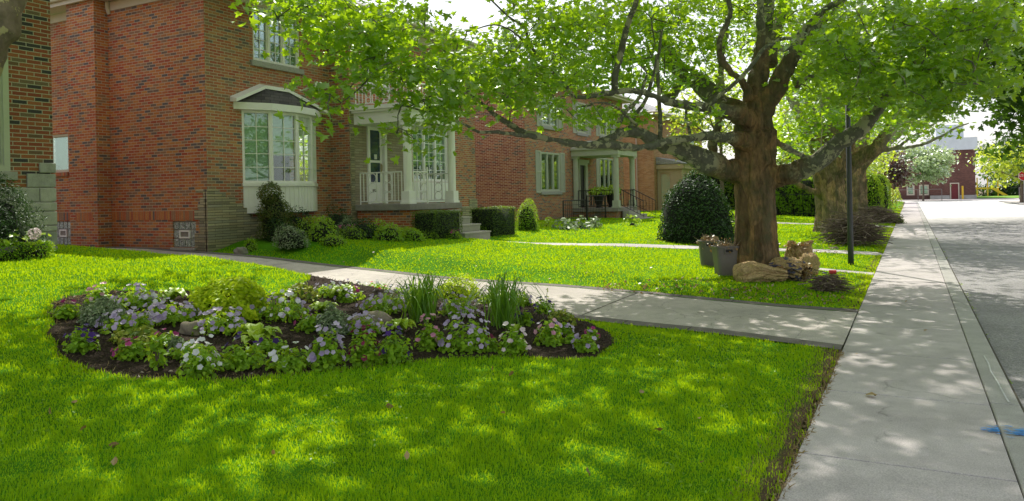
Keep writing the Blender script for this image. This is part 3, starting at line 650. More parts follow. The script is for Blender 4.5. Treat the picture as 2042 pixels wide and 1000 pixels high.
wall_holes(w, 'x', XP, Ys, 18.45, ZG, 4.35, [DO], mi=2); wall_holes(w, 'x', XP, 18.45, Y1h, ZG, 4.35, [W2], mi=1)
wall_holes(w, 'x', XP, Ys, Y1h, 4.35, ZE, [W3, W4], mi=1)
w.quad((XP, Y1h, ZG), (-25, Y1h, ZG), (-25, Y1h, ZE), (XP, Y1h, ZE), 1)
w.build('wall', [M['brick'], M['brick_front'], M['buffstone']], H1)
# soldier course and stone base
s = MB(); s.quad((-17.68, Y0h-.006, 1.27), (-14.62, Y0h-.006, 1.27), (-14.62, Y0h-.006, 1.48), (-17.68, Y0h-.006, 1.48)); s.quad((-20.6, Y0h-.006, 1.27), (-18.9, Y0h-.006, 1.27), (-18.9, Y0h-.006, 1.48), (-20.6, Y0h-.006, 1.48))
s.quad((-18.6, 11.439, 1.27), (-17.9, 11.439, 1.27), (-17.9, 11.439, 1.48), (-18.6, 11.439, 1.48)); s.build('soldier_course', M['soldier'], H1)
st = MB(); q = .035
def qz(za, zb, back, fy): # corner blocks with toothed edge
    st.box((XF-back, Y0h-q, za), (XF-.001, Y0h+.02, zb)); 
    st.box((XF-.05, Y0h-q, za), (XF+q, Y0h+fy, zb))
qz(ZG-.1, .96, .42, 1.9); qz(.96, 1.27, .25, 1.9)
st.box((XF-.42, Y0h-q+.002, 1.27), (XF-.2, Y0h+.02, 1.5)); qz(1.27, 1.52, .25, 1.25); qz(1.52, 1.62, .30, 1.0); qz(1.62, 1.78, .22, .78); qz(1.78, 1.9, .12, .5); qz(1.9, 1.97, .36, .3)
st.box((XF, Y0h+1.9, ZG-.1), (XF+q-.002, Ys, .98)); st.box((XF+q, Ys-q, ZG-.1), (XP+q, Ys, 1.25)); st.box((XP, Ys, ZG-.1), (XP+q, Ys+.16, 4.3))
st.box((XP, 21.6, ZG-.1), (XP+q, Y1h+q, 1.35)); st.box((XP, 22.1, 1.35), (XP+q-.002, Y1h+q, 1.6))
st.build('stone_base', M['ledge'], H1, bevel=.01)
# glass block cellar windows
def glassblock(x0, x1, z0, z1):
    gb = MB(); nx, nz = 4, 3; wx, wz = (x1-x0)/nx, (z1-z0)/nz
    for i in range(nx):
        for j in range(nz):
            if j == 1 and i in (1, 2): continue
            gb.box((x0+i*wx+.012, Y0h+.02, z0+j*wz+.012), (x0+(i+1)*wx-.012, Y0h+.07, z0+(j+1)*wz-.012))
    gbm, nt, out = newmat('glass_block'); n1 = noise(nt, pos(nt), 16, 3, .6, 2.5)
    col = ramp(nt, n1, [(.38, (.10,.11,.10)), (.5, (.30,.34,.31)), (.64, (.62,.66,.62))]); bsdf(nt, out, col, .12, bump(nt, n1, .8, .02), spec=.8)
    o = gb.build('cellar_window', gbm, H1, bevel=.012)
    k = MB(); k.box((x0, Y0h+.045, z0), (x1, Y0h+.09, z1)); k.build('mortar', M['sill'], o)
    k = MB(); a, b, c_, d = x0+wx+.02, x0+3*wx-.02, z0+wz+.01, z0+2*wz-.01; t = .035
    k.box((a, Y0h, c_), (b, Y0h+.04, c_+t)); k.box((a, Y0h, d-t), (b, Y0h+.04, d)); k.box((a, Y0h, c_+t), (a+t, Y0h+.04, d-t)); k.box((b-t, Y0h, c_+t), (b, Y0h+.04, d-t)); k.build('vent_frame', M['white'], o)
    k = MB(); k.box((a+t, Y0h+.02, c_+t), (b-t, Y0h+.035, d-t)); k.build('vent', M['slab'], o)
    k = MB(); k.box((x0-.03, Y0h-.07, z0-.06), (x1+.03, Y0h+.05, z0-.003)); k.build('sill', M['sill'], o, bevel=.008)
glassblock(*basew[0]); glassblock(*bw2)
# chimney pier
c = MB(); c.box((-18.83, 11.445, ZG), (-17.7, Y0h+.3, 10.2)); c.build('chimney', M['brick'], H1)
window(H1, 'y', Y0h, *sidew, 1, (1, 1), -1, 'cream', 1., False, .05, .02, bl='cream')  # full cream blind stands in for a bright reflection in this pane
k = MB(); k.box((-20.4, Y0h-.05, 2.44), (-19.42, Y0h+.02, 2.535)); k.build('brick_sill', M['soldier'], H1)
k = MB(); k.tube([(-20.0, Y0h-.02, 1.85), (-20.0, Y0h-.12, 1.88), (-20.0, Y0h-.2, 1.80)], .012, 6); k.tube([(-20.0, Y0h-.2, 1.80), (-20.0, Y0h-.2, 1.70)], [.03, .14], 14); k.build('side_lamp', M['black'], H1)
window(H1, 'x', XF, *W1, 3, (2, 5), blind=0)
window(H1, 'x', XP, *W3, 2, (2, 4), blind=0)
window(H1, 'x', XP, *W4, 2, (2, 4), blind=.4)
window(H1, 'x', XP, *W2, 3, (2, 6), blind=.72, sill=False, fw=.06)
k = MB(); k.box((XP+.003, W2[0]-.1, 1.53), (XP+.05, W2[1]+.2, 2.17)); k.box((XP+.003, W2[1]+.002, 2.17), (XP+.06, W2[1]+.2, 4.1)); k.box((XP+.003, W2[0]-.06, 4.062), (XP+.06, W2[1]+.002, 4.2))
for i in range(1, 3): k.box((XP+.05, W2[0]-.1+i*.72, 1.6), (XP+.056, W2[0]-.07+i*.72, 2.1))
k.build('window_surround', M['white'], H1)
# front door: white storm door with dark glass
k = MB(); y0, y1, z0, z1 = DO
k.box((XP-.1, y0+.003, z0), (XP+.05, y0+.09, z1+.1)); k.box((XP-.1, y1-.11, z0), (XP+.05, y1-.003, z1+.1)); k.box((XP-.1, y0+.09, z1-.12), (XP+.055, y1-.11, z1-.003)); k.box((XP+.003, y0-.12, z1+.102), (XP+.09, y1+.14, z1+.2))
dr = k.build('door', M['white'], H1)
k = MB(); a, b = y0+.095, y1-.115; dx = XP-.05
k.box((dx-.03, a, z0+.01), (dx+.0, a+.09, z1-.13)); k.box((dx-.03, b-.09, z0+.01), (dx, b, z1-.13)); k.box((dx-.03, a+.09, z0+.01), (dx, b-.09, z0+.62)); k.box((dx-.03, a+.09, z1-.22), (dx, b-.09, z1-.13)); k.box((dx-.029, a+.09, z0+1.18), (dx+.002, b-.09, z0+1.25))
k.build('storm_door', M['white'], dr)
k = MB(); k.box((dx-.02, a+.09, z0+.62), (dx-.015, b-.09, z1-.22)); k.build('pane', M['doorglass'], dr)
k = MB(); k.box((dx-.12, a, z0), (dx-.1, b, z1-.12)); k.build('inner_door', plain('blue_grey_door', (.025,.035,.05), .4), dr)
k = MB(); k.tube([(dx+.01, b-.06, z0+.95), (dx+.05, b-.06, z0+.98), (dx+.05, b-.06, z0+1.1), (dx+.01, b-.06, z0+1.13)], .009, 6); k.box((dx+.001, b-.085, z0+.9), (dx+.008, b-.035, z0+1.16)); k.build('handle', plain('brass', (.5,.4,.2), .35, metal=1.), dr)
k = MB(); k.box((dx+.003, y0+.28, z0+.34), (dx+.008, y0+.48, z0+.42)); k.build('mail_slot', M['slab'], dr)
k = MB(); k.box((dx-.012, a+.3, z0+1.28), (dx-.006, a+.42, z0+1.42)); k.build('notice', plain('paper', (.7,.7,.68)), dr)
# bow window
BY = [(12.84, 0.0), (13.35, .34), (14.05, .50), (14.72, .44), (15.36, 0.0)]
BY = [(12.84, .0), (13.42, .36), (14.22, .46), (14.88, .33), (15.38, .0)]
pts = [Vector((XF+d, y, 0)) for y, d in BY]
bay = MB(); pan = MB(); low = MB(); bl = MB(); rm = MB()
zb0, zs0, zs1, zt = 1.38, 2.04, 2.12, 3.88
def seg_box(m, p, q, s0, s1, za, zb, d0, d1):
    t = (q-p); n_ = Vector((t.y, -t.x, 0)).normalized(); n_ = n_ if n_.x > 0 else -n_
    A, B = p+t*s0, p+t*s1; c = [A-n_*d1, B-n_*d1, B-n_*d0, A-n_*d0]
    m.add([(v.x, v.y, za) for v in c]+[(v.x, v.y, zb) for v in c], [(0,3,2,1), (4,5,6,7), (0,1,5,4), (1,2,6,5), (2,3,7,6), (3,0,4,7)])
for i in range(4):
    p, q = pts[i], pts[i+1]; Ls = (q-p).length; fw = .055/Ls
    for s0, s1 in ((0, fw), (1-fw, 1)): seg_box(bay, p, q, s0, s1, zs1, zt, 0, .07)
    seg_box(bay, p, q, fw, 1-fw, zs1, zs1+.05, .002, .07); seg_box(bay, p, q, fw, 1-fw, zt-.06, zt, .002, .07)
    cols = 2 if i < 3 else 2; rows = 5
    for k_ in range(1, cols): seg_box(bay, p, q, k_/cols-.009/Ls, k_/cols+.009/Ls, zs1+.05, zt-.06, .028, .045)
    for k_ in range(1, rows):
        z = zs1+.05+(zt-zs1-.11)*k_/rows; seg_box(bay, p, q, fw, 1-fw, z-.009, z+.009, .029, .044)
    seg_box(pan, p, q, fw*.8, 1-fw*.8, zs1+.04, zt-.05, .05, .056)
    bb = [1., .62, .60, .9][i]; seg_box(bl, p, q, fw, 1-fw, zt-.06-(zt-zs1-.11)*bb, zt-.06, .12, .124)
    seg_box(bay, p, q, -.02, 1.02, zs0, zs1, -.03, .08)
    seg_box(low, p, q, 0, 1, zb0, zs0, .01, .06)
    nb = max(2, int(Ls/.13))
    for k_ in range(nb+1): seg_box(low, p, q, max(0, k_/nb-.007/Ls), min(1, k_/nb+.007/Ls), zb0, zs0-.01, -.006, .01)
BW = bay.build('bow_window', M['white'], H1)
pan.build('pane', M['glass'], BW); bl.build('blind', M['blind'], BW); low.build('panelling', M['white'], BW)
rm.prism([(XF-1.0, 12.9), (XF-.9, 15.3), (XF-.95, 15.3), (XF-1.05, 12.9)], 1.9, 4); rm.prism([(v.x-.02, v.y) for v in pts], zb0-.01, zb0+.05); rm.build('room_behind', M['interior'], BW)
# bow window roof: flat faceted fascia, shingled hip against a gabled white back board
rf = MB(); ov = .13; op = [Vector((XF+.0, BY[0][0]-.24, 0))]+[Vector((XF+d+ov, y+(-.06 if i == 0 else 0), 0)) for i, (y, d) in enumerate(BY[1:4])]+[Vector((XF, BY[4][0]+.24, 0))]
zr = zt+.005
rf.prism([(v.x, v.y) for v in op], zr, zr+.17)
# white arched cap against the wall
cap = [(12.52, 4.06), (13.35, 4.47), (14.05, 4.52), (15.70, 4.06)]; cap = [(12.50, 4.05), (13.42, 4.46), (14.20, 4.46), (15.70, 4.02)]
for (ya, za), (yb, zb) in zip(cap[:-1], cap[1:]):
    rf.add([(XF+.003, ya, za), (XF+.003, yb, zb), (XF+.003, yb, zb+.12), (XF+.003, ya, za+.12), (XF+.22, ya, za-.02), (XF+.22, yb, zb-.02), (XF+.22, yb, zb+.06), (XF+.22, ya, za+.06)],
           [(4,5,6,7), (3,7,6,2), (0,1,5,4), (0,4,7,3), (1,2,6,5)])
rfo = rf.build('roof_trim', M['white'], BW)
sh = MB(); zz = zr+.172; ap = [(XF+.2, 13.42, 4.42), (XF+.2, 14.2, 4.42)]
V = [(v.x, v.y, zz) for v in op]
sh.add([V[0], V[1], ap[0]], [(0,1,2)]); sh.add([V[1], V[2], ap[1], ap[0]], [(0,1,2,3)]); sh.add([V[2], V[3], ap[1]], [(0,1,2)]); sh.add([V[3], V[4], ap[1]], [(0,1,2)])
sh.add([V[0], ap[0], (XF+.01, 13.42, 4.42)], [(0,1,2)]); sh.add([V[4], (XF+.01, 14.2, 4.42), ap[1]], [(0,1,2)])
sh.build('shingle_roof', M['shingle'], BW)
# porch
PX1 = -11.68; PY0, PY1 = 16.12, 18.5; PZ = 1.52
k = MB(); k.box((XP+.01, PY0-.05, PZ-.17), (PX1+.06, PY1+.15, PZ)); PO = k.build('porch', M['slab'], H1, bevel=.015)
k = MB(); k.box((XP+.02, PY0+.05, ZG), (PX1-.02, PY1+.05, PZ-.172)); k.build('porch_base', M['brick'], PO)
k = MB()
PS = 4; stepz = (PZ-.02-.50)/5
for i in range(4):
    z1_ = PZ-stepz*(i+1); x1_ = PX1+.06+.31*(i+1)
    k.box((PX1+.062 if i == 0 else PX1+.06+.31*i-.005, 17.0-.06*i, .3), (x1_-.02, PY1-.42+.02*i, z1_-.045)); k.box((PX1+.063+.31*i, 16.97-.06*i, z1_-.044), (x1_, PY1-.39+.02*i, z1_))
k.build('step', M['conc_step'], PO, bevel=.008)
def column(x, y, z0, z1, r, mat, parent):
    m = MB(); m.box((x-r*1.35, y-r*1.35, z0), (x+r*1.35, y+r*1.35, z0+.06)); m.box((x-r*1.15, y-r*1.15, z0+.06), (x+r*1.15, y+r*1.15, z0+.34)); n = 20
    V = []; 
    for z in (z0+.34, z1-.1):
        for i in range(2*n): a = 3.14159*i/n; rr = r*(1 if i % 2 else .91); V.append((x+rr*math.cos(a), y+rr*math.sin(a), z))
    m.add(V, [(i, (i+1) % (2*n), 2*n+(i+1) % (2*n), 2*n+i) for i in range(2*n)])
    m.box((x-r*1.2, y-r*1.2, z1-.1), (x+r*1.2, y+r*1.2, z1)); return m.build('column', mat, parent)
PT = 3.72
column(PX1-.12, PY0+.12, PZ, PT, .115, M['white'], PO); column(PX1-.12, PY1-.10, PZ, PT, .115, M['white'], PO)
k = MB(); k.box((XP+.01, PY0-.04, PT), (PX1+.05, PY1+.08, PT+.30)); k.box((XP+.01, PY0-.14, PT+.301), (PX1+.15, PY1+.18, PT+.36)); k.box((XP+.01, PY0-.2, PT+.361), (PX1+.21, PY1+.24, PT+.47)); k.build('porch_roof', M['white'], PO)
k = MB(); iron_rail(k, (XP+.14, PY0+.06, PZ), (PX1-.28, PY0+.06, PZ), .86, rings=(.3, .68)); k.build('railing', M['white'], PO)
k = MB(); iron_rail(k, (PX1-.06, PY0+.28, PZ), (PX1-.06, 17.05, PZ), .86, rings=(.5,)); k.tube([(PX1-.06, 17.05, PZ), (PX1-.06, 17.05, PZ+1.0)], .024, 6); k.build('railing', M['white'], PO)
k = MB(); iron_rail(k, (XP+.3, PY1-.02, PZ), (PX1-.28, PY1-.02, PZ), .86, rings=(.3, .7)); k.build('railing', M['white'], PO)
k = MB(); zt_ = PT+.47
for a, b, rg in (((XP+.1, PY0-.02, zt_), (PX1+.02, PY0-.02, zt_), (.25, .6)), ((PX1+.02, PY0-.02, zt_), (PX1+.02, PY1+.1, zt_), (.2, .5, .8)), ((PX1+.02, PY1+.1, zt_), (XP+.1, PY1+.1, zt_), (.4, .75))): iron_rail(k, a, b, .58, rings=rg)
k.build('balcony_railing', M['white'], PO)
# roof
k = MB(); hiproof(k, -25, XP, Y0h, Y1h, ZE, .45, 2.6); k.build('roof', M['shingleg'], H1)
fascia(H1, -25, XP, Y0h, Y1h, ZE, .45, M['cream'])
k = MB(); k.box((-24.9, Y0h-.03, ZE-.22), (XF+.03, Y0h-.002, ZE)); k.box((XF+.002, Y0h-.028, ZE-.22), (XF+.03, Ys, ZE)); k.box((XP+.002, Ys, ZE-.22), (XP+.03, Y1h, ZE)); k.build('frieze_board', M['cream'], H1)
k = MB(); k.tube([(-17.6, Y0h-.07, ZE), (-17.6, Y0h-.07, ZE-.15), (-17.6, Y0h-.02, ZE-.3)], .05, 8); k.build('downpipe', M['cream'], H1)
# ---- neighbour at the left
H0 = thing('brick_house', 'brick house at the left edge with rough grey stone base', 'house', (-17, 2, .9))
w = MB(); wn = (3.6, 6.76, 2.22, 4.6)
wall_holes(w, 'x', -12.7, -6, 7.45, .5, 6.8, [wn]); w.quad((-12.7, 7.45, .5), (-22, 7.45, .5), (-22, 7.45, 6.8), (-12.7, 7.45, 6.8)); w.build('wall', M['brickn'], H0)
window(H0, 'x', -12.7, *wn, 3, (2, 4), fm='sage', blind=0, sill=True, fw=.09, inset=.02)
st = MB(); rr_ = random.Random(11); z = .6; rows = [.24, .15, .24, .10, .24, .15, .24, .24]
def ashlar(y0, y1, z0, z1, i):
    y = y1; 
    while y > y0+.05:
        wd = rr_.choice([.16, .28, .42, .5]); ya = max(y0, y-wd)
        if ya-y0 < .1: ya = y0
        d = rr_.uniform(.03, .05); n = st
        n.box((-12.7, ya+.008, z0+.008), (-12.7+d, y-.008, z1-.008), rr_.choice([0, 0, 0, 1, 2])); y = ya
for i, h in enumerate(rows[:7]): ashlar(3.0, 7.48, z, z+h, i); z += h
ashlar(7.0, 7.48, z, z+.24, 9); ashlar(7.2, 7.48, z+.24, z+.42, 9)
st.build('stone_base', [M['stone1'] if 'stone1' in M else plain('grey_ashlar', (.36,.35,.325), .9, .3, 7, 1.), plain('mauve_ashlar', (.40,.32,.34), .9, .2, 7, 1.), plain('pale_ashlar', (.45,.43,.39), .9, .25, 7, 1.)], H0, bevel=.012)
k = MB(); k.box((-12.72, 3, .5), (-12.69, 7.46, z)); k.build('stone_mortar', plain('pale_mortar', (.5,.49,.45), .9), H0)
k = MB(); hiproof(k, -22, -12.7, -6, 7.45, 6.8, .45, 2.4); k.build('roof', M['shingleg'], H0); fascia(H0, -22, -12.7, -6, 7.45, 6.8, .45, M['cream'])
# ---- second house
H2 = thing('brick_house', 'orange red brick house with sage shutters and iron railed porch', 'house', (-19, 34, .5))
X2 = -14.2; Ya, Yb = 27.85, 39.95; w = MB()
w.quad((-26, Ya, .3), (X2, Ya, .3), (X2, Ya, 6.8), (-26, Ya, 6.8))
A1 = (29.3, 31.3, 1.85, 3.6); A2 = (29.5, 31.2, 4.75, 6.1); A3 = (36.3, 38.4, 1.85, 3.6); A4 = (33.4, 34.6, 4.7, 6.2); A5 = (36.4, 38.3, 4.75, 6.1); AD = (33.5, 34.6, 1.06, 3.25)
wall_holes(w, 'x', X2, Ya, Yb, .3, 6.8, [A1, A2, A3, A4, A5, AD], mi=1); w.quad((X2, Yb, .3), (-26, Yb, .3), (-26, Yb, 6.8), (X2, Yb, 6.8), 1)
w.build('wall', [M['brick2'], M['brick_front']], H2)
for A, l in ((A1, 3), (A2, 2), (A3, 3), (A4, 1), (A5, 2)):
    window(H2, 'x', X2, *A, l, (1, 1) if l == 3 else (2, 3), fm='sage', blind=.0 if A is not A1 else .0, fw=.07, inset=.03)
    for s0, s1 in ((A[0]-.52, A[0]-.04), (A[1]+.04, A[1]+.52)): shutter(H2, X2, s0, s1, A[2]-.05, A[3]+.03, M['sage'])
k = MB(); y0, y1, z0, z1 = AD
k.box((X2-.1, y0, z0), (X2+.04, y0+.12, z1)); k.box((X2-.1, y1-.3, z0), (X2+.04, y1, z1)); k.box((X2-.1, y0+.12, z1-.12), (X2+.04, y1-.3, z1-.003)); k.box((X2+.003, y0-.1, z1), (X2+.08, y1+.1, z1+.15)); d2 = k.build('door', M['sage'], H2)
k = MB(); k.box((X2-.08, y0+.12, z0), (X2-.05, y1-.3, z1-.12)); k.build('door_leaf', M['black'], d2)
P2x = -11.9; k = MB(); k.box((X2+.01, 32.65, .87), (P2x, 35.3, 1.05)); P2 = k.build('porch', M['slab'], H2, bevel=.015)
k = MB(); k.box((X2+.02, 32.75, .3), (P2x-.08, 35.2, .868)); k.build('porch_base', M['brick_front'], P2)
for x, y in ((P2x-.14, 32.82), (P2x-.14, 35.12), (X2+.14, 32.82)): column(x, y, 1.05, 3.5, .13, M['sage'], P2)
k = MB(); k.box((X2+.01, 32.6, 3.5), (P2x+.05, 35.35, 3.78)); k.box((X2+.01, 32.5, 3.781), (P2x+.15, 35.45, 3.87))
k.add([(X2+.01, 32.5, 3.872), (P2x+.15, 32.5, 3.872), (P2x+.15, 35.45, 3.872), (X2+.01, 35.45, 3.872), (X2+.01, 33.9, 4.3), (P2x-.8, 33.9, 4.3)], [(0,1,5,4), (1,2,5), (2,3,4,5)]); k.build('porch_roof', M['sage'], P2)
k = MB()
for i in range(3): k.box((P2x+.003+.32*i, 33.2-.03*i, .2), (P2x+.32*(i+1), 34.9+.03*i, 1.05-.17*(i+1)))
k.build('step', M['conc_step'], P2, bevel=.01)
k = MB(); iron_rail(k, (X2+.3, 32.72, 1.05), (P2x-.3, 32.72, 1.05), .82, rings=(.3,), step=.13); iron_rail(k, (P2x-.06, 34.95, 1.05), (X2+.3, 35.2, 1.05), .82, step=.13); k.build('railing', M['black'], P2)
for yy in (33.15, 34.95):
    k = MB(); n = 7; a, b = Vector((P2x-.05, yy, 1.05)), Vector((P2x+1.05, yy, .52)); k.tube([a+Vector((0,0,.85)), b+Vector((0,0,.82))], .02, 6); k.tube([a+Vector((0,0,.12)), b+Vector((0,0,.12))], .012, 6)
    for i in range(n+1): p = a+(b-a)*(i/n); k.tube([p+Vector((0,0,.0 if i in (0, n) else .12)), p+Vector((0,0,.83))], .011, 5)
    k.ring((P2x+.45, yy, 1.2), .16, .008, 'y'); k.build('handrail', M['black'], P2)
k = MB(); hiproof(k, -26, X2, Ya, Yb, 6.8, .45, 2.6); k.build('roof', M['shingleg'], H2); fascia(H2, -26, X2, Ya, Yb, 6.8, .45, M['cream'])
# ---- third house
H3 = thing('brick_house', 'buff orange brick house with tan boarded entrance beyond the second porch', 'house', (-19, 50, .4))
w = MB(); w.quad((-24, 45.6, .2), (-14.2, 45.6, .2), (-14.2, 45.6, 6.6), (-24, 45.6, 6.6)); u1 = (50, 52, 4.3, 5.8); u2 = (54, 56, 4.3, 5.8)
wall_holes(w, 'x', -14.2, 45.6, 58, .2, 6.6, [u1, u2]); w.build('wall', M['brick3'], H3)
for u in (u1, u2): window(H3, 'x', -14.2, *u, 2, (1, 3), fm='white', blind=.5)
k = MB(); k.tube([(-15.3, 45.5, .4), (-15.3, 45.5, 6.6)], .05, 8); k.build('downpipe', plain('pinkish_downpipe', (.50,.36,.33)), H3)
w = MB(); wall_holes(w, 'y', 46.2, -14.18, -12.6, .2, 3.5, [(-14.05, -13.3, .5, 3.0)], face=-1); w.quad((-12.6, 46.2, .2), (-12.6, 50, .2), (-12.6, 50, 3.5), (-12.6, 46.2, 3.5))
for i in range(9): w.box((-13.2+i*.075, 46.19, .5), (-13.19+i*.075, 46.199, 3.2))
w.box((-14.2, 46.05, 3.2), (-12.45, 46.19, 3.5)); w.box((-12.59, 46.3, 3.2), (-12.45, 50, 3.5)); en = w.build('entrance', M['tan'], H3)
window(en, 'y', 46.2, -14.05, -13.3, .5, 3.0, 1, (1, 1), -1, 'tan', .9, False, name='entrance_window')
for i in range(1): window(en, 'x', -12.6, 47+i*2., 48.6+i*2, 1.2, 2.9, 1, (1, 1), 1, 'tan', .9, False, inset=-.06, name='entrance_window') if i < 2 else None
k = MB(); k.add([(-14.25, 46.0, 3.52), (-12.35, 46.0, 3.52), (-12.35, 50.2, 3.52), (-14.25, 50.2, 3.52), (-14.25, 46.0, 4.0), (-14.25, 50.2, 4.0)], [(0,1,4), (1,2,5,4), (2,3,5), (0,1,2,3)]); k.build('entrance_roof', M['shingleg'], H3)
k = MB(); hiproof(k, -24, -14.2, 45.6, 58, 6.6, .45, 2.4); k.build('roof', M['shingleg'], H3); fascia(H3, -24, -14.2, 45.6, 58, 6.6, .45, M['cream'])
# ------------------------------------------------------------------ trees
def catmull(P, k=5):
    P = [np.array(p, float) for p in P]; P = [2*P[0]-P[1]]+P+[2*P[-1]-P[-2]]; out = []
    for i in range(1, len(P)-2):
        a, b, c, d = P[i-1:i+3]
        for j in range(k):
            t = j/k; out.append(.5*((2*b)+(-a+c)*t+(2*a-5*b+4*c-d)*t*t+(-a+3*b-3*c+d)*t**3))
    out.append(P[-2]); return out
def limbs(mb_big, mb_small, specs, D0, skel, thr=.05, wob=.02):
    """specs: list of surveyed polylines [(px, py, dD, radius px)...]; thick stretches go to mb_big"""
    for S in specs:
        Q = [(*pt(px, py, D0+dd), r*(D0+dd)/FPX) for px, py, dd, r in S]
        C = catmull(Q, 5); C = [np.array([*(c[:3]+rng.normal(0, wob*min(1, c[3]*8), 3)*min(1, i/3)), max(c[3], .006)]) for i, c in enumerate(C)]
        for c in C[2:]: skel.append((c[0], c[1], c[2], c[3]))
        k = next((i for i, c in enumerate(C) if c[3] < thr), len(C))
        if k > 2: mb_big.tube([c[:3] for c in C[:k+1]], [c[3] for c in C[:k+1]], 14)
        if k < len(C): mb_small.tube([c[:3] for c in C[max(0, k-1):]], [c[3] for c in C[max(0, k-1):]], 8)
def crown(parent, cl, skel, mat, ls, nper, rad, tm, twigmat, shape='maple', spread=.55, maxlink=3.2, flat=.45, name='crown', prob=1.):
    """clusters of leaves hung on twigs that grow from the nearest limb or twig"""
    cl = np.array(cl, float); nodes = [s[:3] for s in skel]; nd = np.array(nodes); 
    dist = np.array([np.min(np.linalg.norm(nd-c, axis=1)) for c in cl]); order = np.argsort(dist)
    arr = np.zeros((len(nd)+len(cl), 3)); arr[:len(nd)] = nd; k = len(nd)
    for i in order:
        c = cl[i]; d = np.linalg.norm(arr[:k]-c, axis=1); j = int(np.argmin(d)); p = arr[j]
        L_ = d[j]
        if L_ < maxlink and L_ > .05 and (prob >= 1 or random.random() < prob):
            mid = (p+c)/2+rng.normal(0, .08*L_, 3)+np.array([0, 0, .06*L_]); r0 = min(.035, .008+.010*L_)
            tm.tube([p, p*.6+mid*.4+rng.normal(0, .02, 3), mid, c*.6+mid*.4, c], [r0, r0*.85, r0*.7, r0*.5, r0*.3], 5, cap=False)
        arr[k] = c; k += 1
    n = len(cl)*nper; q = rng.normal(0, 1, (n, 3))*np.array([1, 1, flat])*rad; P = np.repeat(cl, nper, 0)+q
    up = np.repeat(rng.normal(0, .25, (len(cl), 3)), nper, 0)+np.array([0, 0, 1.])+q*.35
    scatter(name, P, ls, mat, parent, shape, up, spread, extra=(tm.v, tm.f), exmat=twigmat)
T1C, T1D = at(1508, 550)
def trunk_object(name, mb, mat, parent, vox=.03, disp=.035):
    o = mb.build(name, mat, parent, smooth=True)
    r = o.modifiers.new('weld', 'REMESH'); r.mode = 'VOXEL'; r.voxel_size = vox; r.use_smooth_shade = True
    tx = bpy.data.textures.new('bark_relief', 'CLOUDS'); tx.noise_scale = .28; tx.noise_depth = 3
    d = o.modifiers.new('relief', 'DISPLACE'); d.texture = tx; d.texture_coords = 'GLOBAL'; d.strength = disp*2.2; d.mid_level = .5
    return o
def fluted_trunk(mb, base, h, rb, rt, tilt=(0, 0), lobes=5, amp=.06, seed=1):
    k = random.Random(seed); ph = [k.uniform(0, 6.28) for _ in range(4)]; n = 40; nz = 16; V = []
    for j in range(nz+1):
        t = j/nz; z = base[2]-.15+(h+.15)*t; fl = math.exp(-t*9)*.35; r = rb+(rt-rb)*t
        for i in range(n):
            a = 6.28318*i/n; w = 1+amp*math.sin(lobes*a+ph[0]+t*.6)*(1-.3*t)+amp*.7*math.sin(2*a+ph[1]+t)+amp*.5*math.sin(9*a+ph[2])+fl*(.6+.4*math.sin(lobes*a+ph[0]))
            V.append((base[0]+tilt[0]*t+r*w*math.cos(a), base[1]+tilt[1]*t+r*w*math.sin(a), z))
    F = [(j*n+i, j*n+(i+1) % n, (j+1)*n+(i+1) % n, (j+1)*n+i) for j in range(nz) for i in range(n)]+[tuple(range(n))[::-1], tuple(nz*n+i for i in range(n))]
    mb.add(V, F)
M['bark1'] = bark('plane_bark', T1C.x, T1C.y, .62, 1.0, 4.1, (.20,.135,.075), (.155,.155,.115), (.38,.37,.24))
TR1 = thing('plane_tree', 'huge plane tree with wide spreading limbs, paper bags and bins at its foot', 'tree', T1C)
big, small = MB(), MB(); sk = []
fluted_trunk(big, T1C, 2.75, .385, .33, (.0, .0), 5, .06, 3)
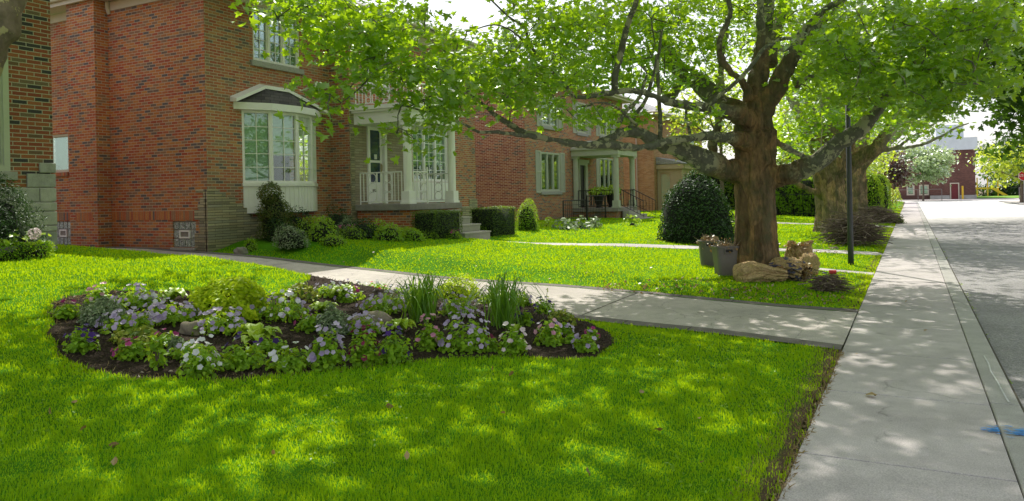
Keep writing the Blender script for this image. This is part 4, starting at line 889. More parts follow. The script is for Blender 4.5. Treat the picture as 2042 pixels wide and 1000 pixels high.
S1 = [
 [(1507,330,0,40),(1506,270,0,42),(1506,225,0,30),(1509,185,0,23),(1517,130,.1,18),(1524,95,.1,16),(1530,30,.2,12),(1535,-70,.3,9),(1520,-220,.4,6)],
 [(1516,140,0,12),(1517,60,-.3,8),(1515,-20,-.5,7),(1508,-160,-.8,5)],
 [(1535,130,.3,14),(1547,70,.6,11),(1562,0,1.,9),(1580,-120,1.5,7)],
 [(1500,345,0,26),(1455,341,-.1,24),(1408,322,-.3,24),(1365,303,-.5,20),(1327,291,-.7,15),(1296,278,-.9,12),(1268,264,-1.,12),(1240,266,-1.2,9),(1212,278,-1.3,7),(1180,288,-1.4,5)],
 [(1495,285,-.2,22),(1456,275,-.5,13),(1408,272,-.8,9),(1345,280,-1.1,8),(1300,291,-1.3,8),(1264,294,-1.5,8),(1210,290,-1.7,8),(1168,289,-1.9,8),(1120,282,-2.2,7),(1075,273,-2.5,6.5),(1039,270,-2.8,4.5),(991,264,-3.1,3.6),(955,263,-3.3,3),(925,248,-3.5,2.5),(880,232,-3.8,2),(800,210,-4.3,1.6)],
 [(1078,273,-2.5,7),(1045,264,-2.4,6.5),(1018,250,-2.4,6),(995,236,-2.5,5),(978,222,-2.6,4),(940,190,-2.8,3),(880,160,-3.2,2.4),(800,120,-3.6,2),(700,70,-4.2,1.6)],
 [(1500,245,-.2,22),(1472,226,-.4,16),(1420,218,-.6,12),(1376,213,-.8,9),(1338,204,-1.,8),(1299,189,-1.2,6.5),(1264,182,-1.4,6),(1226,184,-1.5,6),(1197,189,-1.6,5),(1149,194,-1.8,4),(1133,179,-1.9,4),(1104,147,-2.1,3.6),(1072,112,-2.3,3.4),(1053,80,-2.5,3),(1046,54,-2.7,2.4),(1010,30,-3,2),(940,-40,-3.5,1.6)],
 [(1053,90,-2.5,2.6),(1020,62,-2.9,1.8),(985,50,-3.2,1.5),(930,64,-3.6,1.3)],
 [(1226,186,-1.5,7),(1227,150,-1.6,6.5),(1236,112,-1.7,6.5),(1247,64,-1.9,6),(1266,10,-2.1,5.5),(1290,-60,-2.4,4.5),(1300,-190,-2.6,3)],
 [(1495,240,.4,24),(1440,208,.9,21),(1392,166,1.4,18),(1344,126,1.9,15),(1312,83,2.3,13),(1280,42,2.7,11),(1258,-10,3.,10),(1220,-110,3.4,8),(1180,-250,3.8,5)],
 [(1395,175,1.4,11),(1365,150,2.0,10),(1335,200,2.4,9),(1310,160,2.6,8),(1270,120,3.,5)],
 [(1495,200,-.3,12),(1482,165,-.4,7),(1455,142,-.4,6.5),(1436,112,-.4,6),(1434,83,-.5,5.5),(1446,56,-.5,5.5),(1456,26,-.6,5),(1450,-20,-.7,4.5),(1430,-110,-.8,3.5)],
 [(1412,216,-.9,4),(1430,195,-1.,4),(1470,162,-1.2,4),(1500,130,-1.3,4),(1530,92,-1.2,4),(1552,98,-1.2,6),(1582,92,-1.2,7),(1597,72,-1.2,8),(1613,48,-1.3,7),(1645,20,-1.5,6.5),(1690,-8,-1.8,6),(1760,-60,-2.2,4.5),(1850,-130,-2.8,3)],
 [(1512,225,-.1,28),(1534,197,-.2,22),(1552,168,-.3,19),(1566,140,-.4,17),(1584,112,-.5,15),(1600,85,-.4,12),(1640,40,-.2,10),(1700,-20,.1,8),(1780,-120,.5,6)],
 [(1588,172,-.5,9),(1600,160,-.7,4.5),(1640,146,-.9,3.5),(1690,138,-1.2,3),(1740,120,-1.6,2.2),(1820,100,-2.2,1.6)],
 [(1536,92,-1.1,3.5),(1558,78,-1.1,3.5),(1610,78,-1.2,3.5),(1664,93,-1.4,3.5),(1712,115,-1.6,3),(1754,128,-1.9,2.5),(1830,170,-2.4,1.8),(1900,200,-2.9,1.4)],
 [(1664,90,-1.4,3),(1705,84,-1.5,3),(1738,98,-1.7,2.6),(1752,122,-1.8,2.2),(1800,140,-2.,1.6)],
 [(1515,355,0,22),(1558,350,-.2,22),(1597,338,-.4,21),(1630,322,-.6,18),(1657,302,-.7,16),(1680,277,-.8,15),(1715,257,-.9,14),(1740,230,-1.,13),(1762,205,-1.1,12),(1790,162,-1.3,10),(1830,110,-1.6,8),(1880,40,-2.,6.5),(1950,-60,-2.6,5)],
 [(1532,285,.3,9),(1548,284,.4,7),(1570,295,.7,6),(1606,315,1.,5),(1640,330,1.4,3.5)],
 [(1258,262,-1.,6),(1262,235,-1.,4.5),(1285,205,-1.1,4),(1300,160,-1.2,3.2),(1310,110,-1.3,2.2)],
 [(1316,294,-.9,5),(1317,250,-.9,4.5),(1314,190,-1.,4),(1312,130,-1.,3.4),(1320,60,-1.2,2.6)],
 [(1378,280,-.6,3.5),(1370,240,-.6,3),(1368,214,-.6,3)],
 [(1232,250,-1.4,5),(1248,222,-1.3,4),(1274,196,-1.2,3.4),(1290,150,-1.2,2.6)],
 [(1440,330,.3,9),(1420,300,.6,9),(1430,250,.8,8),(1436,190,1.,7),(1440,120,1.2,6),(1446,40,1.4,5),(1440,-60,1.6,4)],
 [(1270,250,-1.5,3),(1230,215,-1.8,2.2),(1195,205,-2,1.6),(1150,215,-2.2,1.2)],
]
limbs(big, small, S1, T1D, sk)
# upper limbs over the street and over the lawns, out of the picture
hub = np.array([T1C.x-.1, T1C.y, 6.4])
for a, el, L_ in ((200,35,9),(235,30,9.5),(262,38,8),(300,40,8),(335,40,8),(20,45,8),(60,50,8),(120,50,8),(170,50,7),(215,55,10),(250,60,10),(280,70,9)):
    d = np.array([math.cos(R(a))*math.cos(R(el)), math.sin(R(a))*math.cos(R(el)), math.sin(R(el))]); P = [hub+d*L_*t+np.array([0, 0, -1.2*t*t])+rng.normal(0, .22, 3)*t for t in np.linspace(0, 1, 7)]
    C = catmull(P, 4); rr = np.linspace(.075, .015, len(C)); kk = int(len(C)*.72)
    big.tube(C[:kk+1], rr[:kk+1], 10); small.tube(C[kk:], rr[kk:], 6); sk += [(*c, .05) for c in C[3:]]
trunk_object('trunk', big, M['bark1'], TR1)
CL = []
def blob(cx, cy, rx, ry, d0, d1, n, out=CL):
    for _ in range(n):
        a = random.uniform(0, 6.283); r = math.sqrt(random.random()); D = random.uniform(d0, d1)
        out.append(pt(cx+rx*r*math.cos(a), cy+ry*r*math.sin(a), D))
for b in [(625,12,100,22,8.6,11.5,22),(700,60,80,30,8.6,11.5,24),(556,22,26,14,8.6,10,3),(640,95,36,22,8.5,10.5,6),(740,105,60,30,9,11.5,18),(800,45,80,40,9,12,24),(630,184,18,4,8.4,8.8,2),(664,187,10,3,8.4,8.7,1),(660,243,8,2,8.4,8.6,1),
          (745,150,36,14,8.8,11,4),(820,145,70,30,8.8,11.5,20),(700,205,22,6,8.6,9.4,2),(805,195,22,10,8.8,10,2),(855,205,44,14,8.8,11,5),(800,262,14,6,8.8,9.3,2),(868,250,30,10,8.8,9.8,3),(830,290,10,4,8.8,9.2,1),(905,150,50,40,9,12,16),(925,212,30,18,9.2,11,6),(905,80,36,18,9.5,12,6),(960,125,50,46,9.8,13,20),(985,192,30,12,9.6,11,4),
          (1020,150,40,50,10,13,16),(1090,60,100,60,10.5,14.5,58),(1090,150,80,40,10.5,14,30),(1075,210,60,12,10.5,12.5,8),(1190,60,80,70,12.3,15.5,50),(1180,140,70,40,12.3,15.5,32),(1160,236,50,10,10.8,12,6),(1225,236,50,14,12.3,13.5,8),(1285,60,80,60,13,16.5,44),(1290,150,60,40,13.5,16.5,20),
          (1400,60,90,70,13.6,17,56),(1400,160,60,30,14,17,14),(1480,60,60,60,13.6,17,26),(1600,40,80,50,13.4,17,40),(1640,140,80,50,13,16,34),(1650,100,60,60,10.6,12,12),(1720,60,90,60,10.2,15.5,60),(1745,150,80,50,10.2,14.5,44),(1830,60,90,60,9.5,14.5,58),(1835,165,80,45,9.5,13,40),(1870,215,40,14,9.5,12,8),
          (1920,60,80,50,9,13,44),(1905,150,60,36,9,12,22),(2000,50,60,60,9,13,32),(1985,150,45,34,9,12,14),(1700,205,40,20,11,13,6),(1380,235,26,10,11.5,12.5,3)]: blob(*b)
nvis = len(CL)
for i in range(1300):   # the crown above the frame
    a = random.uniform(0, 6.283); r = math.sqrt(random.random()); z = random.uniform(5.0, 12.5); k_ = 1-((z-6.5)/8.5)**2 if z > 6.5 else 1
    p = Vector((T1C.x-1.0+8.8*r*k_*math.cos(a), T1C.y-1.4+8.6*r*k_*math.sin(a), z))
    D = -SN*p.x+CS*p.y
    if p.x < -7.6 and p.y > 10.5 and random.random() < .85: continue
    if D > 2:
        yy = HY-(p.z-EYE)*FPX/D
        if yy > -70: continue
    CL.append(p)
tw = MB(); tw.v, tw.f, tw.m = small.v, small.f, small.m
def pick(CLs, f): return [c for c in CLs if f(c)]
crown(TR1, CL, sk, M['planeleaf'], np.concatenate([np.full(nvis*21, .100), np.full((len(CL)-nvis)*21, .165)]), 21, np.concatenate([np.full(nvis*21, .20), np.full((len(CL)-nvis)*21, .34)])[:, None], tw, M['bark1'])
# second and third plane trees of the row
def street_tree(px, py, D, h, rb, rt, label, specs, seed, blobs, bark_, ls=.15, nper=20, limbtop=3.3):
    b, D = at(px, py); t = thing('plane_tree', label, 'tree', b); big, small = MB(), MB(); sk = []
    fluted_trunk(big, b, h, rb, rt, (0, 0), 5, .09, seed); limbs(big, small, specs, D, sk)
    cl = []
    for bb in blobs: blob(*bb, out=cl)
    for i in range(160):
        a = random.uniform(0, 6.283); r = math.sqrt(random.random()); z = random.uniform(6, 13.5); q = (b.x+6.5*r*math.cos(a), b.y+6*r*math.sin(a), z)
        cl.append(Vector(q))
    hub = np.array([b.x, b.y, h+.5+b.z])
    for a in range(0, 360, 60):
        d = np.array([math.cos(R(a))*.6, math.sin(R(a))*.6, .8]); P = [hub+d*7*t+rng.normal(0, .2, 3)*t for t in np.linspace(0, 1, 6)]; C = catmull(P, 3); rr = np.linspace(.2, .03, len(C)); big.tube(C, rr, 8); sk += [(*c, .05) for c in C[2:]]
    trunk_object('trunk', big, bark_, t, .05, .05)
    crown(t, cl, sk, M['planeleaf'], ls, nper, .42, small, bark_); return t
b2, _ = at(1658, 464); b3, _ = at(1708, 440)
M['bark2'] = bark('second_plane_bark', b2.x, b2.y, 1.6, 2.2, 4., (.27,.205,.125), (.33,.31,.23), (.46,.44,.3))
M['bark3'] = bark('third_plane_bark', b3.x, b3.y, 1.0, 1.5, 4., (.27,.205,.12), (.33,.31,.23), (.46,.44,.3))
S2 = [[(1660,345,0,32),(1664,310,0,30),(1700,260,-.3,18),(1735,225,-.6,14),(1790,160,-1,10),(1850,80,-1.4,7)],
      [(1680,345,0,16),(1700,325,-.3,16),(1722,312,-.5,15),(1745,298,-.8,14),(1768,270,-1,12),(1790,240,-1.2,10),(1830,190,-1.6,8),(1880,120,-2,5)],
      [(1752,300,-.8,5),(1794,297,-1.2,3.2),(1836,289,-1.6,3),(1875,273,-2,2.6),(1905,256,-2.4,2),(1932,246,-2.6,1.2)],
      [(1770,300,-.8,3),(1794,291,-1.2,3),(1815,276,-1.5,2.6),(1850,256,-2,2),(1880,235,-2.2,1.2)],
      [(1640,350,0,20),(1630,385,-.1,7),(1600,374,-.5,6),(1578,362,-.9,4),(1555,345,-1.4,2)],
      [(1650,330,0,22),(1620,270,.4,14),(1585,210,.8,10),(1560,130,1.2,7)],[(1655,320,0,20),(1650,240,.5,15),(1645,140,1,10)],
      [(1645,260,.4,8),(1622,225,.2,6),(1606,205,0,5)]]
street_tree(1658, 464, 26., 4.0, .50, .50, 'second plane tree of the row, behind the dark lamp post and large twig pile', S2, 5,
            [(1620,230,60,70,22,30,60),(1700,180,80,70,21,30,70),(1780,200,70,60,20,28,56),(1850,180,60,45,19,26,34),(1600,130,80,60,22,30,60),(1840,245,45,22,20,24,8),(1760,100,120,60,20,30,70),(1575,280,26,40,24,30,20),(1640,250,50,40,24,29,18)], M['bark2'])
S3 = [[(1708,350,0,14),(1712,310,0,12),(1730,260,.5,9),(1760,200,1,6)],[(1708,345,0,12),(1740,310,-.5,9),(1790,270,-1,6),(1850,210,-2,4)],[(1705,345,0,12),(1680,290,0,9),(1650,230,0,6)]]
street_tree(1708, 441, 38., 4.0, .46, .42, 'third plane tree of the row, mostly hidden behind the second trunk', S3, 8,
            [(1700,250,90,60,33,42,70),(1790,230,70,50,32,42,50),(1850,240,40,30,30,38,14),(1620,260,50,60,34,42,30)], M['bark3'], .18, 14)
# tree at the left edge whose limb hangs into the picture
b0 = Vector((-8.9, 1.6, gz(-8.9, 1.6))); T0 = thing('plane_tree', 'old tree at the left edge, only a rough bark limb in view', 'tree', b0)
M['bark0'] = bark('left_tree_bark', b0.x, b0.y, .5, .8, 9., (.24,.18,.12), (.22,.17,.11), (.42,.36,.17))
big, small = MB(), MB(); sk0 = []; fluted_trunk(big, b0, 2.6, .36, .34, seed=4)
limbs(big, small, [[(-420,260,-.3,60),(-300,240,-.2,45),(-140,215,0,30),(-38,160,.2,25),(-8,100,.2,25),(12,30,.2,28),(26,-60,.3,29),(70,-240,.4,26),(90,-520,.6,22),(60,-900,.8,15)]], 5.6, sk0)
for a in (40, 100, 170, 230, 300, 350):
    d = np.array([math.cos(R(a))*.75, math.sin(R(a))*.75, .66]); P = [np.array([b0.x, b0.y, 3.3])+d*6*t+rng.normal(0, .2, 3)*t for t in np.linspace(0, 1, 6)]; C = catmull(P, 3); big.tube(C, np.linspace(.09, .02, len(C)), 8); sk0 += [(*c, .05) for c in C[2:]]
trunk_object('trunk', big, M['bark0'], T0, .03, .03)
cl = []
for i in range(380):
    a = random.uniform(0, 6.283); r = math.sqrt(random.random()); p = Vector((b0.x+1.2+5.6*r*math.cos(a), b0.y+1.0+5.2*r*math.sin(a), random.uniform(4.6, 9.5))); D = -SN*p.x+CS*p.y
    if D > 1 and HY-(p.z-EYE)*FPX/D > -80 and abs((CS*p.x+SN*p.y)/D) < .75: continue
    cl.append(p)
crown(T0, cl, sk0, M['planeleaf'], .15, 22, .32, small, M['bark0'])
# simple round-headed trees further off
def bgtree(name, label, x, y, zg, h0, h1, r, mat, ls, ncl, nper=22, rad=.5, tr=.2, cat='tree', group=None, trunkmat='stick'):
    t = thing(name, label, cat, (x, y, zg), group); m = MB(); sk = []
    P = [np.array([x, y, zg-.1]), np.array([x+.05, y, zg+h0*.6]), np.array([x, y+.1, zg+(h0+h1)/2]), np.array([x+.1, y, zg+h1*.85])]; C = catmull(P, 5)
    m.tube(C, np.linspace(tr, tr*.3, len(C)), 10); sk += [(*c, .1) for c in C[5:]]
    for i in range(9):
        a = random.uniform(0, 6.28); z0 = zg+h0+(h1-h0)*random.uniform(0, .5); p = np.array([x, y, z0]); q = np.array([x+r*.7*math.cos(a), y+r*.7*math.sin(a), z0+(h1-h0)*.3]); C = catmull([p, (p+q)/2+rng.normal(0, .15, 3), q], 3); m.tube(C, np.linspace(tr*.45, tr*.12, len(C)), 6); sk += [(*c, .1) for c in C]
    m.build('trunk', M[trunkmat], t, smooth=True)
    cl = []
    while len(cl) < ncl:
        v = rng.normal(0, 1, 3); v /= np.linalg.norm(v); q = random.random()**.33; w = 1+.35*math.sin(v[0]*5+x)*math.cos(v[1]*4+v[2]*6+y)
        cl.append((x+v[0]*r*q*w, y+v[1]*r*q*w, zg+(h0+h1)/2+v[2]*(h1-h0)/2*q*w))
    crown(t, cl, sk, mat, ls, nper, rad, MB(), M[trunkmat], maxlink=r, spread=.8, flat=.7); return t
bgtree('maple_tree', 'dark leafed maple overhanging the road at the right edge', 9.8, 47, 0, 2.9, 15, 8.0, M['darkleaf'], .34, 640, 30, .6, .35)
bgtree('maple_tree', 'yellow green tree beyond the dark maple, beside the sports field', 10.0, 92, 0, 2.4, 6.2, 4.2, M['yellowleaf'], .30, 110, 24, .6, .22)
bgtree('maple_tree', 'bright green tree on the right behind the stop sign', 16.0, 96, 0, 2.4, 7.0, 4.6, M['farleaf'], .30, 120, 24, .6, .22)
for i, (x, y, r) in enumerate(((27, 172, 9), (38, 176, 9), (50, 174, 10), (19, 178, 8))):
    bgtree('distant_tree', ['dark tree beyond the sports field, nearest the road axis', 'dark tree beyond the sports field, second from the school', 'dark tree beyond the sports field, far right', 'dark tree right behind the school corner'][i], x, y, 0, 1.2, 12, r, M['darkleaf'], .6, 90, 22, 1.1, .4, group='trees beyond the sports field')
bgtree('garden_tree', 'leafy green tree standing before the third house, behind the dome yew', -9.6, 43.5, .3, 2.9, 8.5, 3.1, M['farleaf'], .17, 130, 22, .42, .14)
cc = on_y(1828, 380, 98); bgtree('purple_plum_tree', 'purple leafed tree in front of the school', cc.x-2.2, 98, 0, 2.2, 6.0, 1.7, M['purpleleaf'], .3, 50, 30, .5, .18)
cc = on_y(1880, 380, 112); bgtree('silver_birch_tree', 'pale silvery tree beside the school door wall', cc.x-2.2, 116, 0, 2.6, 7.2, 3.4, M['silverleaf'], .34, 150, 34, .55, .15)
for i, (x, y, h0, h1, r) in enumerate(((-4.2, 58, 1.6, 5.8, 2.5), (-3.8, 66, 1.6, 6.2, 2.6), (-4.2, 78, 1.6, 6.5, 3.))):
    bgtree('young_tree', ['sunny yellow green tree beyond the conical shrubs', 'second sunny tree along the far lawn', 'farthest sunny tree before the cross street'][i], x, y, .1, h0, h1, r, M['farleaf'], .2, 80, 22, .42, .1, group='sunny trees along the far lawn')
for i, (x, y) in enumerate(((-7, 52), (-8.5, 60), (-9, 72))):
    bgtree('garden_tree', ['bright tree in the third garden behind the leafy fence', 'bright tree of the fourth garden', 'bright tree of the fifth garden'][i], x, y, .2, 1.6, 7.5, 3.6, M['farleaf'], .24, 110, 20, .5, .15, group='bright trees of the far gardens')
for i, (x, y) in enumerate(((13, -4), (13.5, 9), (13, 22))):
    bgtree('maple_tree', ['first shade tree across the road, out of view', 'second shade tree across the road, out of view', 'third shade tree across the road, out of view'][i], x, y, 0, 2.8, 10, 5, M['farleaf'], .3, 110, 20, .6, .3, group='shade trees across the road')
# ------------------------------------------------------------------ garden shrubs against the houses
def P_(px, py): v, D = at(px, py); return v, D
bush('dome_yew', 'large dark dome shaped yew left of the big trunk', 'shrub', P_(1390, 484)[0], (1.12, 1.12, 2.05), 9000, .075, M['yew'], 'oval', None, .05, .9, lump=3)
# columnar shrub in two lobes by the house corner
v = Vector((-13.35, 13.05, .55)); t = thing('evergreen_shrub', 'bronzed upright evergreen with a narrow head left of the bow window', 'shrub', v)
P = []; NN = []
for c, r, n in (((0, .05, .35), (.50, .50, .45), 2300), ((-.05, 0, .85), (.44, .42, .36), 1900), ((-.08, -.1, 1.28), (.27, .30, .30), 1500)):
    d = sph(n); q = .7+.3*rng.uniform(0, 1, n); w_ = 1+.15*pnoise(d[:, 0]*3, d[:, 2]*3+d[:, 1]*2, 1.5, 3); P.append(np.array([v.x+c[0], v.y+c[1], v.z+c[2]])+d*np.array(r)*(q*w_)[:, None]); NN.append(d)
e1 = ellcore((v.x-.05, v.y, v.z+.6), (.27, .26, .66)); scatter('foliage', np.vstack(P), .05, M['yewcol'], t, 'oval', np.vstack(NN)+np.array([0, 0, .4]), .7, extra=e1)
m = MB(); m.tube([(v.x, v.y, v.z-.05), (v.x, v.y, v.z+.4)], .04, 6); m.build('stem', M['stick'], t)
hedgebox('clipped_hedge', 'boxy clipped hedge just left of the white porch steps', 'hedge', (-11.25, 15.55, .42), (-10.5, 16.9, 1.34), 6500, .035, M['hedge'])
hedgebox('clipped_hedge', 'boxy clipped hedge behind the porch steps, next to the round shrub', 'hedge', (-11.6, 18.95, .42), (-10.75, 20.5, 1.36), 6000, .035, M['hedge'])
v, D = P_(1001, 452); v = Vector((-11.3, 22.2, gz(-11.3, 22.2)))
bush('round_shrub', 'round light green shrub against the second house side wall', 'shrub', (v.x, v.y, v.z), (.42, .42, 1.05), 2200, .05, M['greenleaf'], 'oval', None, .1, .75)
v = on_x(20, 462, -11.9); v.z = gz(v.x, v.y)
bush('dark_yew', 'dark feathery yew in front of the left neighbour house', 'shrub', (-12.05, 6.05, .95), (.55, .80, 1.25), 8000, .07, M['yew'], 'needle', None, .3, .7, lump=3.5)
hedgebox('low_hedge', 'low green hedge at the foot of the left neighbour house', 'hedge', (-11.95, 4.6, .82), (-11.45, 6.72, 1.15), 9000, .032, M['greenleaf'], None, .12)
v = Vector((-11.6, 6.2, 1.2)); t = thing('hydrangea', 'pink mophead hydrangea with broad leaves behind the low hedge', 'flowering plant', (v.x, v.y, .85))
scatter('foliage', np.array(v)+rng.normal(0, 1, (26, 3))*np.array([.10, .2, .06]), .11, M['hosta'], t, 'wide', (.5, 0, .8), .4)
q = sph(90); scatter('flower_head', np.array([-11.5, 6.45, 1.25])+q*.085, .04, PET['blush'], t, 'bloom', q, .2); m = MB(); m.tube([(-11.6, 6.4, .85), (-11.52, 6.44, 1.22)], .008, 5); m.build('stem', M['stick'], t)
def garden(specs):
    for px, py, wpx, h, kind, lab, cat in specs:
        v, D = P_(px, py)
        if v.x < -13.2 and v.y < 32: v = on_x(px, py, -13.2); D = -SN*v.x+CS*v.y; v.z = gz(v.x, v.y)
        r = wpx*D/FPX/2*1.2; h *= 1.2
        mat, ls, n, sh = {'dark': ('yew', .05, 900, 'oval'), 'green': ('greenleaf', .055, 800, 'oval'), 'var': ('varieg', .04, 1400, 'oval'), 'low': ('greenleaf', .04, 500, 'oval'), 'hosta': ('varieg', .16, 60, 'wide'), 'lime': ('hosta', .13, 50, 'wide')}[kind]
        bush('shrub' if kind in ('dark', 'green', 'var') else 'garden_plant', lab, cat, (v.x, v.y, v.z), (r, r*.8, h), n, ls, M[mat], sh, None, .2, .7 if kind not in ('hosta', 'lime') else .3)
garden([(590,472,75,.62,'dark','dark low shrub under the bow window, left one','shrub'),(672,465,70,.62,'dark','dark low shrub under the bow window, beside the porch base','shrub'),
 (580,489,66,.42,'var','variegated silvery shrub below the bow window','shrub'),(642,482,60,.5,'green','leafy green shrub right of the silvery shrub','shrub'),
 (690,472,34,.38,'var','pale variegated shrub near the porch base','shrub'),(705,478,55,.26,'low','low green plant with magenta flowers by the porch base','garden plant'),
 (752,474,62,.34,'green','pale green shrub in front of the porch brick base','shrub'),(665,488,52,.2,'low','flat green plant at the lawn edge below the porch','garden plant'),
 (803,472,38,.2,'low','small green plant left of the clipped hedge','garden plant'),(845,476,44,.16,'low','green plant in front of the clipped hedge','garden plant'),(900,476,40,.18,'low','small plant in front of the hedge with purple blooms','garden plant'),
 (962,470,34,.34,'low','leafy plant right of the bottom step','garden plant'),(500,492,26,.25,'low','bright small plant at the foot of the evergreen','garden plant'),
 (1128,459,44,.36,'hosta','variegated hosta below the black trellis fence','garden plant'),(1093,454,28,.3,'lime','lime plant at the left end of the trellis fence','garden plant'),
 (1160,456,36,.34,'hosta','small hosta at the right end of the trellis fence','garden plant'),(1186,455,24,.34,'hosta','bluish hosta beside the second porch base','garden plant'),(1261,452,34,.4,'lime','lime hosta with white flowers beside the second steps','garden plant')])
hedgebox('dark_hedge', 'dark green hedge beyond the second house steps', 'hedge', (-11.2, 37.5, .3), (-8.9, 40.5, 1.7), 5000, .07, M['yew'])
def blooms(label, col, pts_, s=.055, name='flower_cluster'):
    c, _ = P_(*pts_[0][:2]); t = thing(name, label, 'flowers', c); Q = []
    for px, py, n, h in pts_:
        v, D = P_(px, py)
        for _ in range(n): Q.append((v.x+random.uniform(-.12, .12), v.y+random.uniform(-.12, .12), v.z+h+random.uniform(-.05, .05)))
    scatter('petals', Q, s, PET[col], t, 'bloom', (.3, -.4, .8), .35)
    m = MB()
    for q in Q: m.tube([(q[0], q[1], q[2]-h*.8), (q[0], q[1], q[2]-.01)], .003, 4)
    m.build('stem', M['hosta'], t)
for lab, col, spots in (('magenta flowers between the green shrub and the porch base', 'mag', [(645,482,6,.3)]), ('magenta flowers beside the flat green plant below the porch', 'mag', [(682,479,7,.34)]), ('magenta flowers over the low plant at the porch base corner', 'mag', [(706,476,6,.3)]),
    ('few magenta flowers in front of the pale green shrub', 'mag', [(745,472,4,.3)]), ('purple flowers at the left foot of the clipped hedge', 'mag', [(830,474,5,.2)]), ('purple flowers at the middle of the clipped hedge foot', 'mag', [(862,474,5,.22)]), ('magenta flowers between the clipped hedge and the bottom step', 'mag', [(908,478,9,.22)]),
    ('pink blooms at the right foot of the steps', 'pink', [(982,467,8,.3)]), ('pink blooms between the steps and the round shrub', 'pink', [(997,460,5,.35)]), ('single red blooms beside the steps', 'red', [(985,470,4,.22)])): blooms(lab, col, spots)
garden([(620,478,60,.45,'green','green shrub filling the bed between the silvery shrub and the bow window','shrub'),(722,476,60,.4,'dark','dark green shrub close to the porch base corner','shrub'),(775,480,60,.34,'green','light green mound at the lawn edge before the porch base','garden plant'),(822,480,46,.28,'green','light green mound at the left foot of the clipped hedge','garden plant'),(552,480,46,.5,'dark','dark shrub between the tall evergreen and the silvery shrub','shrub')])
def rock(px, py, wpx, hpx, lab, mat='rock', dz=0, name='garden_rock'):
    v, D = P_(px, py); a, h = wpx*D/FPX/2, hpx*D/FPX; vs, fs = ellcore((0, 0, 0), (1, 1, 1), 18, 12, 0)
    V = []; sd = int(px) % 50
    for x, y, z in vs:
        w_ = 1+.16*math.sin(3*x+sd)*math.cos(4*y+sd)+.10*math.sin(7*z+5*x+sd)+.05*math.sin(13*y+9*x); zz = math.copysign(abs(z)**.7, z)
        V.append((v.x+(x*CS*a-y*SN*a*.6)*w_, v.y+(x*SN*a+y*CS*a*.6)*w_, v.z-.02+max(-.3, zz)*h*.85*w_+h*.02))
    m = MB(); m.add(V, fs); o = m.build(name, M[mat], smooth=True); o['label'] = lab; o['category'] = 'rock'
    s = o.modifiers.new('s', 'SUBSURF'); s.levels = s.render_levels = 1
    tx = bpy.data.textures.new('rock_relief', 'CLOUDS'); tx.noise_scale = .09; d = o.modifiers.new('d', 'DISPLACE'); d.texture = tx; d.texture_coords = 'GLOBAL'; d.strength = .05; return o
rock(545, 494, 44, 12, 'grey edging rock left in the row under the bow window', 'rockg'); rock(582, 491, 28, 8, 'small edging rock under the silvery shrub', 'rockg'); rock(480, 497, 28, 13, 'edging rock against the stone house corner', 'rockg')
# ------------------------------------------------------------------ flower bed planting
def petunia(px, py, wpx, hpx, col, nf, label, leaf='greenleaf', col2=None, part=None):
    v, D = P_(px, py); r = wpx*D/FPX/2*1.1; h = hpx*D/FPX*1.05; t = thing('petunia', label, 'flowering plant', v); n = int(110+3000*r*r+200*h/.3)
    d = sph(n); d[:, 2] = np.abs(d[:, 2]); q = rng.uniform(0, 1, n)**.45; w_ = 1+.3*pnoise(d[:, 0]*3+v.x, d[:, 1]*3+v.y, 1.5, 7)
    Pl = np.stack([v.x+d[:, 0]*r*q*w_, v.y+d[:, 1]*r*q*w_, v.z+.01+d[:, 2]*h*.85*q*w_], 1)
    scatter('foliage', Pl, .046, M[leaf], t, 'wide', d+np.array([0, 0, .5]), .6)
    if nf:
        nf = int(nf*1.9)
        d = sph(nf*3+20); d = d[(d[:, 2] > -.1)][:nf]; d[:, 2] = np.abs(d[:, 2])*.9+.15; k = len(d); q = rng.uniform(.8, 1.08, k)
        F = np.stack([v.x+d[:, 0]*r*q, v.y+d[:, 1]*r*q, v.z+.03+d[:, 2]*h*q], 1); up = d+np.array([.25, -.45, .35])
        h2 = k if col2 is None else (k+1)//2
        scatter('blossom', F[:h2], .056, PET[col], t, 'bloom', up[:h2], .25)
        if col2: scatter('blossom', F[h2:], .054, PET[col2], t, 'bloom', up[h2:], .25)
    m = MB()
    for i in range(6): a = random.uniform(0, 6.28); m.tube([(v.x, v.y, v.z-.02), (v.x+.3*r*math.cos(a), v.y+.3*r*math.sin(a), v.z+.4*h), (v.x+.7*r*math.cos(a), v.y+.7*r*math.sin(a), v.z+.75*h)], [.005, .004, .002], 4)
    m.build('stem', M['strap'], t)
